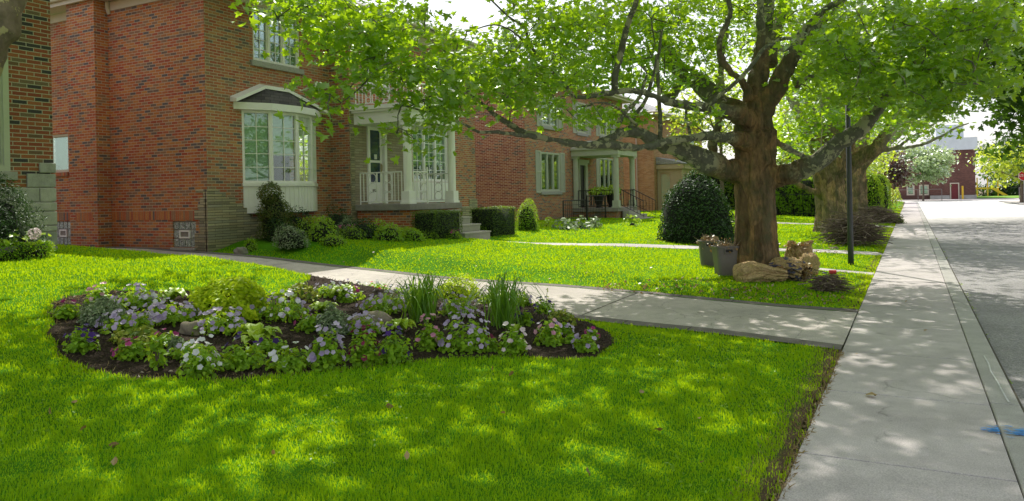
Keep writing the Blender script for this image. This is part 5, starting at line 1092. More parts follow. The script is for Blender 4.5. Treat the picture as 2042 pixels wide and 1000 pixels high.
PE = [(655,592,60,26,'lav',10,'lavender and white petunias at the back right of the golden spirea','greenleaf','white'),(700,598,50,24,'mag',3,'leafy plant with few blooms at the back edge of the bed'),(800,596,56,24,'lav',8,'small lavender petunias behind the broad daylily'),(985,606,60,26,'lav',7,'lavender petunias behind and between the daylilies'),(640,650,60,26,'lav',5,'low lavender plant between spirea and silvery shrub'),(540,700,60,26,'dark',2,'low leafy plant below the bright lime hosta'),(330,690,50,24,'mag',3,'small magenta plant among the yellow edged leaves'),(162,702,58,42,'dark',9,'dark violet pansies alone at the left tip of the bed'),(130,633,54,28,'mag',2,'ferny green plant at the left tip, almost without blooms'),(196,606,44,34,'pink',7,'pink petunias at the back left of the bed'),
 (268,612,80,36,'lav',26,'lavender petunias at the back, above the silvery shrub'),(300,616,50,28,'white',8,'white and lavender petunias right of the back left clump'),(255,658,96,34,'lav',30,'wide lavender petunia mat in front of the silvery shrub'),
 (335,642,110,36,'lav',34,'long lavender petunia mat left of the golden spirea'),(262,718,66,40,'mag',6,'magenta petunia with few blooms near the front left edge'),(440,664,92,48,'lav',30,'lavender petunias right of the left rock'),
 (400,748,72,70,'white',16,'bright white petunia at the front edge of the bed'),(372,716,60,36,'lav',3,'low green plant left of the white petunia'),(480,733,92,52,'dark',3,'bushy green petunia with one dark bloom right of the white petunia'),
 (578,737,82,44,'white',8,'pale petunia with white blooms in the middle front'),(566,638,88,54,'lav',18,'lavender and white petunias between golden spirea and bare soil','greenleaf','white'),(652,735,66,84,'lav',18,'tall lavender petunia in the middle front'),
 (727,727,60,68,'burg',12,'burgundy petunia right of the tall lavender one'),(786,724,66,66,'dark',7,'dark purple petunia beside the burgundy one'),(728,668,68,36,'lav',20,'lavender petunias in front of the big rock'),
 (856,697,54,56,'pink',7,'pink petunia with two large blooms right of the lime hosta'),(930,702,104,72,'lav',34,'big lavender petunia clump below the grassy daylilies','greenleaf','lav'),(1022,708,64,54,'blush',10,'blush pink petunia near the right front edge'),
 (975,704,40,34,'burg',3,'small green petunia between lavender and blush clumps'),(1095,692,52,58,'pink',8,'pink and lavender petunia near the right tip','greenleaf','lav'),(1168,704,46,36,'lav',7,'last lavender petunia at the right tip of the bed'),
 (1180,680,30,24,'mag',3,'small magenta bloom on soil at the right tip'),(1122,672,40,30,'lav',6,'small lavender petunia behind the pink one at right'),(915,630,66,40,'lav',16,'lavender petunias between the two daylily clumps'),
 (765,622,90,36,'lav',24,'lavender petunias behind the big rock'),(748,585,56,22,'red',5,'red and white petunias at the very back of the bed','greenleaf','white'),(1044,650,36,32,'dark',6,'black violet pansies right of the second daylily'),
 (1085,628,40,32,'dark',6,'black violet pansies near the goldenrod stem'),(1040,612,40,32,'lav',8,'lavender petunias behind the second daylily'),(700,590,60,28,'white',5,'white bloomed petunias beside the back lime hosta','greenleaf','lav'),
 (820,610,60,30,'lav',9,'lavender petunias at the left foot of the first daylily'),(1140,690,34,22,'lav',1,'low green plant beside the last petunias'),(690,604,40,24,'lav',7,'small lavender petunia in front of the back lime hosta'),
 (500,640,40,28,'lav',6,'lavender blooms tucked below the golden spirea'),(615,660,50,30,'mag',2,'green plant on bare soil in the middle of the bed')]
for p in PE: petunia(*p)
def bedbush(px, py, wpx, hpx, mat, ls, n, shape, name, label, core=.6, wob=.22):
    v, D = P_(px, py); r = wpx*D/FPX/2; return bush(name, label, 'plant', (v.x, v.y, v.z), (r, r*.9, hpx*D/FPX), n, ls, M[mat], shape, None, wob, core)
bedbush(452, 632, 162, 74, 'spirea', .058, 4800, 'oval', 'golden_spirea', 'large golden yellow spirea in the middle of the bed', .6, .26)
bedbush(212, 646, 100, 52, 'varieg', .035, 2400, 'oval', 'silvery_shrub', 'silvery variegated shrub at the left of the bed')
bedbush(662, 664, 70, 50, 'varieg', .035, 1600, 'oval', 'silvery_shrub', 'silvery variegated shrub left of the big rock')
bedbush(908, 596, 98, 42, 'spirea', .045, 1900, 'oval', 'golden_spirea', 'golden spirea behind the daylilies')
bedbush(275, 682, 112, 28, 'varyel', .05, 420, 'wide', 'variegated_euonymus', 'yellow edged low shrub at the left front', .0)
bedbush(600, 600, 70, 34, 'varyel', .05, 300, 'wide', 'variegated_euonymus', 'yellow edged low shrub at the back middle', .0)
bedbush(1118, 650, 60, 30, 'varyel', .045, 260, 'wide', 'variegated_euonymus', 'yellow edged low shrub near the right tip', .0)
bedbush(312, 734, 34, 66, 'greenleaf', .06, 90, 'wide', 'basil_plant', 'upright leafy green plant near the front left edge', .0)
bedbush(355, 706, 44, 34, 'varieg', .03, 500, 'oval', 'silvery_shrub', 'small grey green cushion left of the white petunia', .4)
bedbush(160, 676, 40, 24, 'greenleaf', .04, 160, 'oval', 'leafy_plant', 'small leafy plant behind the left violet pansies', .0)
def hosta(px, py, wpx, hpx, label, n=34, mat='hosta'):
    v, D = P_(px, py); r = wpx*D/FPX/2; h = hpx*D/FPX; t = thing('lime_hosta', label, 'plant', v); m = MB(); rd = []
    for i in range(n):
        a = random.uniform(0, 6.28); l = random.uniform(.55, 1.); hh = h*random.uniform(.55, 1.05)*(1.25-.5*l); w_ = r*.2; dx, dy = math.cos(a), math.sin(a); V = []
        K = [(0,0,.1),(.3,.65,.55),(.55,.95,1.),(.8,1.,.9),(.95,.85,.5),(1.05,.65,.04)]
        for s, zz, ww in K:
            c = Vector((v.x+dx*r*l*s, v.y+dy*r*l*s, v.z+hh*zz)); q = Vector((-dy, dx, 0))*w_*ww; V += [c-q+Vector((0,0,w_*ww*.35)), c, c+q+Vector((0,0,w_*ww*.35))]
        F = []
        for k in range(5): F += [(k*3, k*3+1, k*3+4, k*3+3), (k*3+1, k*3+2, k*3+5, k*3+4)]
        m.add(V, F); rd += [random.random()]*18
    npmesh('leaves', m.v, [len(f) for f in m.f], [i for f in m.f for i in f], M[mat], t, rd, smooth=True)
    m = MB(); m.tube([(v.x, v.y, v.z-.03), (v.x, v.y, v.z+.05)], .03, 6); m.build('stem', M['strap'], t)
hosta(514, 688, 104, 42, 'bright lime hosta right of the white petunia'); hosta(686, 600, 62, 32, 'lime hosta at the back middle of the bed'); hosta(798, 666, 72, 30, 'lime hosta right of the big rock')
hosta(340, 606, 70, 32, 'green hosta at the back left of the golden spirea'); hosta(645, 624, 62, 22, 'flat lime hosta behind the silvery shrub'); hosta(1030, 668, 30, 22, 'small lime plant above the blush petunia', 14)
def daylily(px, py, wpx, hpx, label, n=110):
    v, D = P_(px, py); r = wpx*D/FPX/2; h = hpx*D/FPX; t = thing('daylily_clump', label, 'plant', v); V = []; cnt = []; idx = []; rd = []
    for i in range(n):
        a = random.uniform(0, 6.28); l = random.uniform(.6, 1.75)*r if random.random() < .75 else random.uniform(.2, .6)*r; top = h*random.uniform(.7, 1.1)*(1.08-.16*l/r); b = Vector((v.x+random.gauss(0, .07), v.y+random.gauss(0, .07), v.z)); dx, dy = math.cos(a), math.sin(a); w_ = random.uniform(.006, .011); o = len(V); K = 9
        for k in range(K+1):
            s = k/K; rr = l*(s**1.1); z = top*math.sin((1.5+.95*l/r)*s)
            c = b+Vector((dx*rr, dy*rr, max(.01, z))); q = Vector((-dy, dx, 0))*w_*(1-s**3)**.6; V += [tuple(c-q), tuple(c+q)]
        for k in range(K): idx += [o+2*k, o+2*k+1, o+2*k+3, o+2*k+2]; cnt.append(4)
        rd += [random.random()]*(2*K+2)
    npmesh('leaves', V, cnt, idx, M['strap'], t, rd, smooth=True)
    m = MB()
    for i in range(3): a = random.uniform(0, 6.28); m.tube([(v.x, v.y, v.z), (v.x+.1*math.cos(a), v.y+.1*math.sin(a), v.z+h*.8)], .004, 4)
    m.build('stem', M['strap'], t)
daylily(838, 640, 130, 92, 'broad daylily clump with arching leaves left of centre right'); daylily(1000, 656, 150, 104, 'tall daylily clump nearest the driveway', 100)
v, D = P_(1090, 618); t = thing('goldenrod', 'single tall yellow tipped stem beside the driveway', 'plant', v); m = MB(); m.tube([v, v+Vector((0,0,.17)), v+Vector((.02,.01,.30))], .004, 5); m.build('stem', M['hosta'], t); scatter('leaves', np.array(v)+np.array([0, 0, .05])+rng.uniform(0, 1, (30, 1))*np.array([.02, .01, .26]), .03, M['spirea'], t, 'oval', (0,0,1), .8)
rock(738, 646, 92, 28, 'large tan rock in the middle right of the bed'); rock(380, 664, 50, 30, 'tan rock left of the lavender petunias'); rock(1018, 640, 26, 18, 'small grey rock between the daylilies and pansies', 'rockg')
for i, (px, py, w_, l) in enumerate(((282,742,9,'pale pebble at the front left edge of the bed'),(236,742,6,'tiny pebble at the left front edge'),(503,744,9,'reddish pebble below the pale petunia'),(1098,716,9,'white scrap of petal at the right front edge'),(340,742,7,'small pebble in front of the white petunia'),(690,732,7,'small pebble between the lavender and burgundy petunias'))): rock(px, py, w_, 6, l, 'rock', name='pebble')
# soil crumbs and dead bits
n = 5200; X = rng.uniform(BED[:, 0].min(), BED[:, 0].max(), n); Y = rng.uniform(BED[:, 1].min(), BED[:, 1].max(), n); k = inbed(X, Y); X, Y = X[k], Y[k]
Zs = soilz(X, Y); scatter('soil_crumbs', np.stack([X, Y, Zs+.003], 1), .03, plain('crumb', (.075,.05,.034), .95, .5, 30, .5), None, 'curl', (0,0,1), .7, kind='stuff', label='dark crumbs and dry bits lying on the bed soil', category='soil')
# ------------------------------------------------------------------ bins, bags, brushwood
def bin_(px, py, rot, w, d, h, label, z=0):
    v, D = P_(px, py); t = thing('waste_bin', label, 'bin', v); c, s = math.cos(R(rot)), math.sin(R(rot))
    def ring_(hw, hd, zz, r=.06, n=5):
        P = []
        for cx, cy, a0 in ((hw-r, hd-r, 0), (-(hw-r), hd-r, 90), (-(hw-r), -(hd-r), 180), (hw-r, -(hd-r), 270)):
            for i in range(n): a = R(a0+90*i/(n-1)); x, y = cx+r*math.cos(a), cy+r*math.sin(a); P.append((v.x+x*c-y*s, v.y+x*s+y*c, v.z-.04+zz))
        return P
    m = MB(); prof = [(.76,0,.05),(.78,.02,.06),(.96,h*.93,.06),(1.03,h*.935,.065),(1.06,h,.065),(1.02,h+.008,.06),(.98,h,.06),(.93,h*.9,.055),(.72,.03,.05)]
    rg = [ring_(w/2*k, d/2*k, zz, r) for k, zz, r in prof]; n = len(rg[0]); V = [p for r in rg for p in r]
    m.add(V, [(j*n+i, j*n+(i+1) % n, (j+1)*n+(i+1) % n, (j+1)*n+i) for j in range(len(rg)-1) for i in range(n)]+[tuple(range(n))[::-1], tuple((len(rg)-1)*n+i for i in range(n))])
    m.build('body', M['bin'], t, smooth=False, bevel=.004)
    for sg in (-1, 1):
        m = MB(); 
        def T(x, y, zz): return (v.x+x*c-y*s, v.y+x*s+y*c, v.z-.04+zz)
        yo = sg*d/2*.97; z0 = h*.79
        for xa, xb, za, zb in ((-.085,.085,z0,z0+.018),(-.085,.085,z0+.07,z0+.088),(-.085,-.068,z0+.018,z0+.07),(.068,.085,z0+.018,z0+.07)):
            m.add([T(xa,yo,za),T(xb,yo,za),T(xb,yo+sg*.03,za),T(xa,yo+sg*.03,za),T(xa,yo,zb),T(xb,yo,zb),T(xb,yo+sg*.03,zb),T(xa,yo+sg*.03,zb)], [(0,3,2,1),(4,5,6,7),(0,1,5,4),(1,2,6,5),(2,3,7,6),(3,0,4,7)])
        hn = m.build('handle', M['bin'], t)
        m = MB(); m.add([T(-.068,yo+sg*.006,z0+.018),T(.068,yo+sg*.006,z0+.018),T(.068,yo+sg*.006,z0+.07),T(-.068,yo+sg*.006,z0+.07)], [(0,1,2,3)]); m.build('grip_shade', M['black'], hn)  # flat black sheet stands in for the shade inside the grip
    # dry branches and log ends stuffed in the bin
    t2 = thing('garden_waste', 'dry branches and log ends filling '+('the front bin' if z else 'the rear bin'), 'garden waste', (v.x, v.y, v.z+h*.6)); m = MB(); m2 = MB()
    for i in range(60):
        a = random.uniform(0, 6.28); r = random.uniform(0, .38)*w; x, y = r*math.cos(a), r*math.sin(a); l = random.uniform(.1, .32); b = random.uniform(0, 6.28)
        p = Vector(T(x, y, h*.8)); q = p+Vector((math.cos(b)*l*.6, math.sin(b)*l*.6, random.uniform(.05, .26))); m.tube([p, (p+q)/2+Vector((.02,.01,.02)), q], [.006, .005, .003], 5)
    m.build('branches', M['stickl'], t2)
    for i in range(3): p = Vector(T((-.1, .02, .1)[i]*w/.4, (.05, -.08, .06)[i], h*.72)); m2.tube([p, p+Vector((.05, .03, .22))*random.uniform(.8, 1.1)], [.05, .045], 10)
    m2.build('log_end', plain('pale_wood', (.42,.32,.20), .9, .3, 14, .4), t2)
    q = np.array(T(0, 0, h*.95))+rng.normal(0, 1, (150, 3))*np.array([w*.26, d*.26, .05]); scatter('dry_leaves', q, .055, M['dryleaf'], t2, 'curl', (0,0,1), .9)
bin_(1447, 550, 33, .42, .36, .58, 'front grey plastic bin stuffed with branches, against the big trunk', 1); bin_(1414, 531, 20, .40, .36, .56, 'rear grey plastic bin partly hidden by the front bin', 0)
def sackmat(print_):
    m, nt, out = newmat('brown_paper_bag'); P = pos(nt); n = noise(nt, P, 6, 5, .65, .6); f = noise(nt, P, 40, 3); st = noise(nt, vscale(nt, P, (.6, .6, 3.4)), 7, 5, .7, 1.5)
    col = ramp(nt, n, [(.3, (.45,.30,.14)), (.7, (.60,.43,.23))]); w1 = noise(nt, P, 3.4, 3, .5, 2.0); cr = ramp(nt, w1, [(.44, gray(1.)), (.485, gray(.35)), (.50, gray(.3)), (.53, gray(1.08)), (.6, gray(1.))]); w2 = noise(nt, P, 8, 2, .5, 1.6); cr2 = ramp(nt, w2, [(.46, gray(1.)), ((.5), gray(.8)), (.54, gray(1.))]); col = mix(nt, 1., col, cr2, 'MULTIPLY')  # dark crease lines put fold shading into the paper colour
    if print_:
        v = noise(nt, vscale(nt, P, (1, 1, 2.5)), 5.2, 2, .5, .8); mk = ramp(nt, v, [(print_, gray(0)), (print_+.015, gray(.85))]); col = mix(nt, mk, col, (.05,.065,.16))
    bsdf(nt, out, col, .85, bump(nt, mth(nt, 'ADD', mth(nt, 'ABSOLUTE', mth(nt, 'SUBTRACT', w1, .5)), mth(nt, 'MULTIPLY', mth(nt, 'ABSOLUTE', mth(nt, 'SUBTRACT', w2, .5)), .4)), 1., .15), spec=.2); return m
def sack(px, py, D_, L_, W, H_, rot, label, up=False, pr=0., seed=1, dz=0):
    v, D = P_(px, py); t = thing('paper_yard_bag', label, 'bag', v); k = random.Random(seed); nu, nv = 90, 56; V = []; ph = [k.uniform(0, 6.28) for _ in range(8)]
    c, s = math.cos(R(rot)), math.sin(R(rot))
    for j in range(nv+1):
        u = j/nv      # 0 bottom .. 1 mouth
        if up: R_ = (.86+.2*math.sin(u*2.6)) if u < .86 else .95+.10*(u-.86)/.14
        else: R_ = min(1, (u/.07)**.5)*(1-.10*u) if u < .9 else .91-.06*(u-.9)/.1
        R_ = max(R_, .02)*(0.0 if j == 0 else 1)
        for i in range(nu):
            a = 6.28318*i/nu; wv = 1.2*math.sin(3*u+ph[5])+.5*math.sin(9*u+ph[6]); fold = .07*math.sin(2*a+ph[0]+2.4*u)-.17*max(0, math.sin(7*a+ph[1]+wv*.8))**4-.12*max(0, math.sin(12*a+ph[2]-wv*.7))**5*(.3+u)+.03*math.sin(23*u+3*a+ph[2])*(u if not up else .6)+.02*math.sin(31*u+11*a+ph[3])
            if up and u > .86: fold += .10*math.sin(3*a+ph[4])*((u-.86)/.14)
            e = 2.6 if up else 3.6; ca, sa = math.cos(a), math.sin(a); q = (abs(ca)**e+abs(sa)**e)**(-1/e); rr = R_*(1+fold*(1.3 if u > .35 else .7))*q
            if up: x, y, z = rr*W/2*ca+.10*W*u*u, rr*L_/2*sa, H_*u+(.05*math.sin(2*a+ph[5]) if u > .9 else 0)
            else: x, y, z = (u-.5)*L_, rr*W/2*ca, H_/2+rr*H_/2*sa*(1 if sa > 0 else .9); z = max(z, .0)*(.72+.28*math.sin(3.0*u+.35))+.012*math.sin(9*u+ph[6])*(z > .05)
            V.append((v.x+x*c-y*s, v.y+x*s+y*c, v.z-.02+dz+z))
    F = [(j*nu+i, j*nu+(i+1) % nu, (j+1)*nu+(i+1) % nu, (j+1)*nu+i) for j in range(nv) for i in range(nu)]+[]
    m = MB(); m.add(V, F); o = m.build('paper', sackmat(pr), t, smooth=True); tx = bpy.data.textures.new('crumple', 'VORONOI'); tx.noise_scale = .10; d = o.modifiers.new('d', 'DISPLACE'); d.texture = tx; d.texture_coords = 'GLOBAL'; d.strength = .012; d.mid_level = .4
    if not up:
        cx, cy = v.x+.44*L_*c, v.y+.44*L_*s; q = np.array([cx, cy, v.z+H_*.36])+rng.normal(0, 1, (160, 3))*np.array([.05, .05, H_*.16]); scatter('dry_leaves', q, .06, M['dryleaf'], t, 'curl', (0,0,1), .9)
    if up:
        q = np.array([v.x, v.y, v.z+dz+H_*.84])+rng.normal(0, 1, (260, 3))*np.array([W*.2, L_*.2, .03]); scatter('dry_leaves', q, .06, M['dryleaf'], t, 'curl', (0,0,1), .9)
    return t
sack(1513, 562, 0, .84, .46, .36, 28+4, 'brown paper bag lying on its side in front of the trunk', pr=.72, seed=2)
sack(1575, 559, 0, .62, .50, .42, -20, 'slumped brown paper bag with blue print in the middle', pr=.57, seed=5)
sack(1592, 546, 0, .38, .42, .60, 40, 'open topped brown paper bag of leaves leaning at the back', True, .70, 7)
v_, D_ = P_(1598, 552); sack(1606, 549, 0, .46, .38, .44, 120, 'torn pale paper bag at the right end of the bags', pr=.68, seed=9)
# torn flap of the open bag
def pile(px, py, wpx, hpx, n, L_, rr, mat, label, name='brush_pile', leafy=0):
    v, D = P_(px, py); w = wpx*D/FPX/2; h = hpx*D/FPX; m = MB()
    for i in range(n):
        a = random.uniform(0, 6.28); r = w*math.sqrt(random.random())*.72; z = h*max(.03, (1-(r/w)**2))*random.random()**.7; p = Vector((v.x+r*math.cos(a), v.y+r*math.sin(a)*.8, v.z+z))
        b = random.uniform(0, 3.1416) if random.random() < .5 else random.gauss(.49, .45); l = L_*random.uniform(.35, 1.1); dz = random.gauss(0, .16); d = Vector((math.cos(b), math.sin(b), dz))*l/2; k = Vector((random.uniform(-1, 1), random.uniform(-1, 1), random.uniform(-.2, 1)))*l*.07
        a_, b_ = p-d, p+d; a_.z = max(a_.z, gz(a_.x, a_.y)+.01); b_.z = max(b_.z, gz(b_.x, b_.y)+.01); q = random.uniform(.5, 1.3)*rr
        m.tube([a_, p-d*.3+k, p+d*.35+k*.6, b_], [q, q*.9, q*.7, q*.35], 5, random.choice((0, 0, 0, 1)))
        if random.random() < .6: e = p+d*.2+k; m.tube([e, e+d*.35+Vector((random.uniform(-1, 1), random.uniform(-1, 1), random.uniform(0, .8)))*l*.2], [q*.6, q*.25], 4)
    o = m.build(name, [M[mat], M['stickl']], None); o['label'] = label; o['category'] = 'brush pile'; return v
pile(1654, 583, 62, 36, 190, .55, .007, 'stick', 'small heap of cut twigs beside the paper bags')
pile(1703, 490, 112, 62, 620, 1.25, .010, 'stick', 'large heap of cut branches behind the lamp post')
pile(1752, 446, 66, 34, 260, 1.3, .013, 'stick', 'distant brown heap of branches by the conical shrubs')
v, D = P_(1606, 555)
v, D = P_(1660, 549); o = MB(); o.tube([(v.x-.06, v.y, v.z+.05), (v.x+.07, v.y+.02, v.z+.055)], [.045, .04], 12); q = o.build('red_can', M['red'], None, smooth=False); q['label'] = 'bright red can or wrapper lying behind the small twig heap'; q['category'] = 'litter'
v, D = P_(1656, 549); o = MB(); o.box((v.x-.14, v.y-.02, v.z), (v.x-.07, v.y+.05, v.z+.05)); q = o.build('crumpled_wrapper', plain('blue_wrapper', (.12,.16,.4), .6), None, bevel=.015); q['label'] = 'crumpled blue wrapper beside the red can'; q['category'] = 'litter'
rock(1461, 596, 9, 6, 'small pale crumpled scrap on the grass by the driveway', 'white', name='paper_scrap'); rock(1604, 609, 13, 8, 'pale lump of wood at the driveway corner, left one', 'rock', name='wood_lump'); rock(1616, 607, 9, 8, 'pale lump of wood at the driveway corner, right one', 'rock', name='wood_lump'); rock(1663, 497, 18, 7, 'pale stone in front of the large twig heap', 'rock')
# leaf litter
def litter(name, pts_, s, label): 
    P = []
    for px, py, rx, ry, n in pts_:
        for _ in range(n):
            a = random.uniform(0, 6.28); r = math.sqrt(random.random()); v, D = P_(px+rx*r*math.cos(a), py+ry*r*math.sin(a)); P.append((v.x, v.y, v.z+random.uniform(.02, .045)))
    scatter(name, P, s, M['dryleaf'], None, 'curl', (0,0,1), .55, kind='stuff', label=label, category='fallen leaves')
litter('fallen_leaves', [(1380,575,180,18,75),(1500,590,120,12,50),(1600,600,90,12,34),(1250,575,80,10,26),(1430,580,150,14,40),(1600,493,90,6,70),(1330,484,80,4,40),(1100,545,240,30,22),(1150,470,150,12,30),(760,520,120,16,8),(1660,505,70,6,40),(1215,576,8,3,12),(1650,600,40,8,16),(900,860,700,120,12),(300,880,260,90,5)], .055, 'dry brown leaves scattered on the grass around the big tree')
for i, (x, y, l) in enumerate(((-.35,6.6,'curled red brown leaf on the sidewalk near the second joint'),(-.5,8.2,'small brown leaf on the sidewalk by the driveway corner'),(.1,9.8,'small dry leaf lying on the sidewalk middle'),(-.1,12.2,'dry leaf on the sidewalk level with the small twig heap'))):
    o = scatter('fallen_leaf', [(x, y, .012)], .085 if i == 0 else .05, M['dryleaf'], None, 'curl', (0,0,1), .15); o['label'] = l; o['category'] = 'leaf'
# ------------------------------------------------------------------ street furniture
v, D = P_(1697, 530); t = thing('lamp_post', 'tall slim dark lamp post standing in the boulevard grass', 'lamp post', v); m = MB(); m.tube([(v.x, v.y, v.z-.1), (v.x, v.y, v.z+1.2), (v.x, v.y, v.z+4.35)], [.060, .055, .048], 16); m.build('post', M['polemat'], t, smooth=True)
m = MB(); m.tube([(v.x, v.y, v.z+4.35), (v.x, v.y, v.z+4.42), (v.x, v.y, v.z+4.5), (v.x, v.y, v.z+4.75), (v.x, v.y, v.z+4.86)], [.06, .13, .14, .17, .05], 14); m.build('lantern', M['polemat'], t, smooth=True)
p = on_x(2042, 351, 10.0); sy = p.y; t = thing('stop_sign', 'red octagonal stop sign at the right edge of the picture', 'road sign', (10.0, sy, .02)); m = MB(); m.tube([(10.0, sy, 0), (10.0, sy, p.z+.4)], .035, 8); m.build('post', M['metalroof'], t)
def octo(r, y0, y1): 
    P = [(10.0+r*math.cos(R(22.5+45*i)), p.z+r*math.sin(R(22.5+45*i))) for i in range(8)]; V = [(x, y0, z) for x, z in P]+[(x, y1, z) for x, z in P]; m = MB(); m.add(V, [tuple(range(8)), tuple(range(8, 16))[::-1]]+[(i, (i+1) % 8, 8+(i+1) % 8, 8+i) for i in range(8)]); return m
sr = 9*sy*.95/FPX; octo(sr, sy-.045, sy-.04).build('sign_edge', M['white'], t); octo(sr*.93, sy-.05, sy-.046).build('sign_face', M['signred'], t)
cu = bpy.data.curves.new('stop_lettering', 'FONT'); cu.body = 'STOP'; cu.align_x = 'CENTER'; cu.align_y = 'CENTER'; cu.size = sr*.72; cu.extrude = .001; cu.materials.append(M['white']); o = bpy.data.objects.new('lettering_text', cu); me = bpy.data.meshes.new_from_object(o); bpy.data.objects.remove(o); o = link('lettering', me); o.rotation_euler = (R(90), 0, 0); o.location = (10.0, sy-.052, p.z); o.parent = t
# conical clipped shrubs, stakes, leafy fence at the far lawns
def cone_shrub(x, y, r, h, mat, lab):
    zg = gz(x, y); t = thing('conical_shrub', lab, 'shrub', (x, y, zg)); n = 3600; u = rng.uniform(0, 1, n)**.8; a = rng.uniform(0, 6.283, n); rr = r*np.minimum(1, (1.03-u)*3.2)**.5*(.9+.1*rng.uniform(0, 1, n)); N_ = np.stack([np.cos(a), np.sin(a), u*.8], 1)
    scatter('foliage', np.stack([x+rr*np.cos(a), y+rr*np.sin(a), zg+h*u], 1), .09, mat, t, 'oval', N_, .6, extra=ellcore((x, y, zg+h*.45), (r*.8, r*.8, h*.5))); m = MB(); m.tube([(x, y, zg-.05), (x, y, zg+.3)], .05, 6); m.build('stem', M['stick'], t)
for px, D_, r, h, l in ((1733, 40, .72, 2.35, 'nearer tall clipped conical shrub right of the far trunks'), (1752, 46, .72, 2.5, 'second tall clipped conical shrub behind the nearer one')):
    q = pt(px, 400, D_); cone_shrub(q.x, q.y, r, h, M['greenleaf'], l)
q = pt(1772, 430, 36); bush('low_shrub', 'low brown green shrub beside the far branch heap', 'shrub', (q.x, q.y, gz(q.x, q.y)), (.8, .9, .62), 1600, .07, M['yewcol'])
q0, q1 = pt(1558, 400, 42), pt(1626, 400, 42); 
hedgebox('leafy_hedge', 'sunlit leafy hedge behind an iron fence between the two trunks', 'hedge', (-8.2, 44.4, .2), (-3.0, 45.2, 2.3), 5000, .13, M['greenleaf'], None, .5, 'maple')
hedgebox('leafy_hedge', 'far leafy hedge glimpsed left of the big trunk above the dome yew', 'hedge', (-13, 52, .2), (-6.5, 53, 3.2), 4000, .16, M['farleaf'], None, .5, 'maple')
t = thing('iron_fence', 'thin black iron fence in front of the leafy hedge', 'fence', (-5.6, 44.1, .2)); m = MB(); m.tube([(-8.3, 44.1, 1.45), (-3.0, 44.1, 1.45)], .02, 5); m.tube([(-8.3, 44.1, .4), (-3.0, 44.1, .4)], .02, 5); m.build('rail', M['black'], t); m = MB()
for i in range(36): m.tube([(-8.3+i*.15, 44.1, .2), (-8.3+i*.15, 44.1, 1.55)], .010, 4)
m.build('bars', M['black'], t)
for i, (px, D_, l) in enumerate(((1775, 62, 'first brown wooden stake among the sunny far shrubs'), (1780, 66, 'second brown wooden stake beside a pale notice'))):
    q = pt(px, 400, D_); o = MB().box((q.x-.06, q.y-.06, 0), (q.x+.06, q.y+.06, 2.1)).build('wooden_stake', plain('brown_stake', (.20,.10,.06)), None); o['label'] = l; o['category'] = 'stake'
q = pt(1786, 405, 62); bush('yellow_flowering_shrub', 'small yellow flowering shrub at the end of the sidewalk lawn', 'shrub', (q.x, q.y, .02), (.5, .5, 1.9), 500, .14, M['yellowleaf'], 'oval', None, .2, 0)
# wrought trellis fence panels in front of the second house
for (a, b, z0, h, l) in (((-12.4, 27.6), (-12.4, 30.0), .45, 1.0, 'left black grid panel of the low trellis fence'), ((-12.35, 30.0), (-12.35, 32.2), .5, 1.12, 'right black grid panel of the low trellis fence')):
    t = thing('trellis_panel', l, 'fence', (a[0], (a[1]+b[1])/2, z0), 'black trellis panels by the second porch'); A, B = Vector((*a, z0)), Vector((*b, z0)); up = Vector((0,0,h)); m = MB()
    for P in ([A-Vector((0,0,.1)), A+up], [B-Vector((0,0,.1)), B+up]): m.tube(P, .03, 6)
    m.tube([A+up, B+up], .022, 6); m.tube([A+up*.06, B+up*.06], .018, 6); m.build('panel_frame', M['black'], t); m = MB(); n = 12
    for i in range(1, n): m.tube([A+(B-A)*i/n+up*.06, A+(B-A)*i/n+up], .009, 4)
    for j in range(1, 5): m.tube([A+up*(.06+.94*j/5), B+up*(.06+.94*j/5)], .009, 4)
    m.build('grid', M['black'], t)
# planters on the second porch
for i, (x, y, l) in enumerate(((-13.0, 33.05, 'left dark urn of lime sweet potato vine on the second porch'), (-12.7, 33.9, 'right dark urn of lime vine on the second porch'))):
    t = thing('planter_urn', l, 'planter', (x, y, 1.05)); m = MB(); m.tube([(x, y, 1.052), (x, y, 1.12), (x, y, 1.3), (x, y, 1.68), (x, y, 1.72)], [.16, .13, .18, .26, .27], 16); m.build('urn', M['black'], t); q = sph(260)*np.array([.42, .5, .2])+np.array([x, y, 1.84]); scatter('foliage', q, .12, M['hosta'], t, 'wide', (.3,-.3,.8), .5)
# ------------------------------------------------------------------ school and field
YS = 128.; L0 = on_y(1855, 395, YS); L1 = on_y(1946, 395, YS); zt_ = on_y(1900, 300, YS).z; zt2 = on_y(1900, 276, YS).z
SCH = thing('school_building', 'large dark red brick school block with pale upper cladding', 'school', (L0.x, YS, 0)); w = MB()
d0, d1 = on_y(1897, 395, YS).x, on_y(1911, 395, YS).x; dz1 = on_y(1904, 367, YS).z
wall_holes(w, 'y', YS, L0.x, L1.x, -.2, zt_, [(d0, d1, -.2, dz1)], face=-1, depth=.3); w.quad((L1.x, YS, -.2), (L1.x, YS+30, -.2), (L1.x, YS+30, zt_), (L1.x, YS, zt_))
w.quad((L0.x, YS, zt_), (L1.x, YS, zt_), (L1.x, YS+30, zt_), (L0.x, YS+30, zt_)); 
wl = on_y(1745, 395, YS).x; zw = on_y(1850, 352, YS).z; wins = [(on_y(1758,390,YS).x, on_y(1780,390,YS).x, on_y(1800,390,YS).z, on_y(1800,369,YS).z), (on_y(1808,390,YS).x, on_y(1824,390,YS).x, on_y(1815,390,YS).z, on_y(1815,369,YS).z), (on_y(1833,390,YS).x, on_y(1853,390,YS).x, on_y(1840,390,YS).z, on_y(1840,369,YS).z)]
wall_holes(w, 'y', YS+.5, wl-20, L0.x+.0, -.2, zw+1., wins, face=-1); w.build('wall', M['schoolbrick'], SCH)
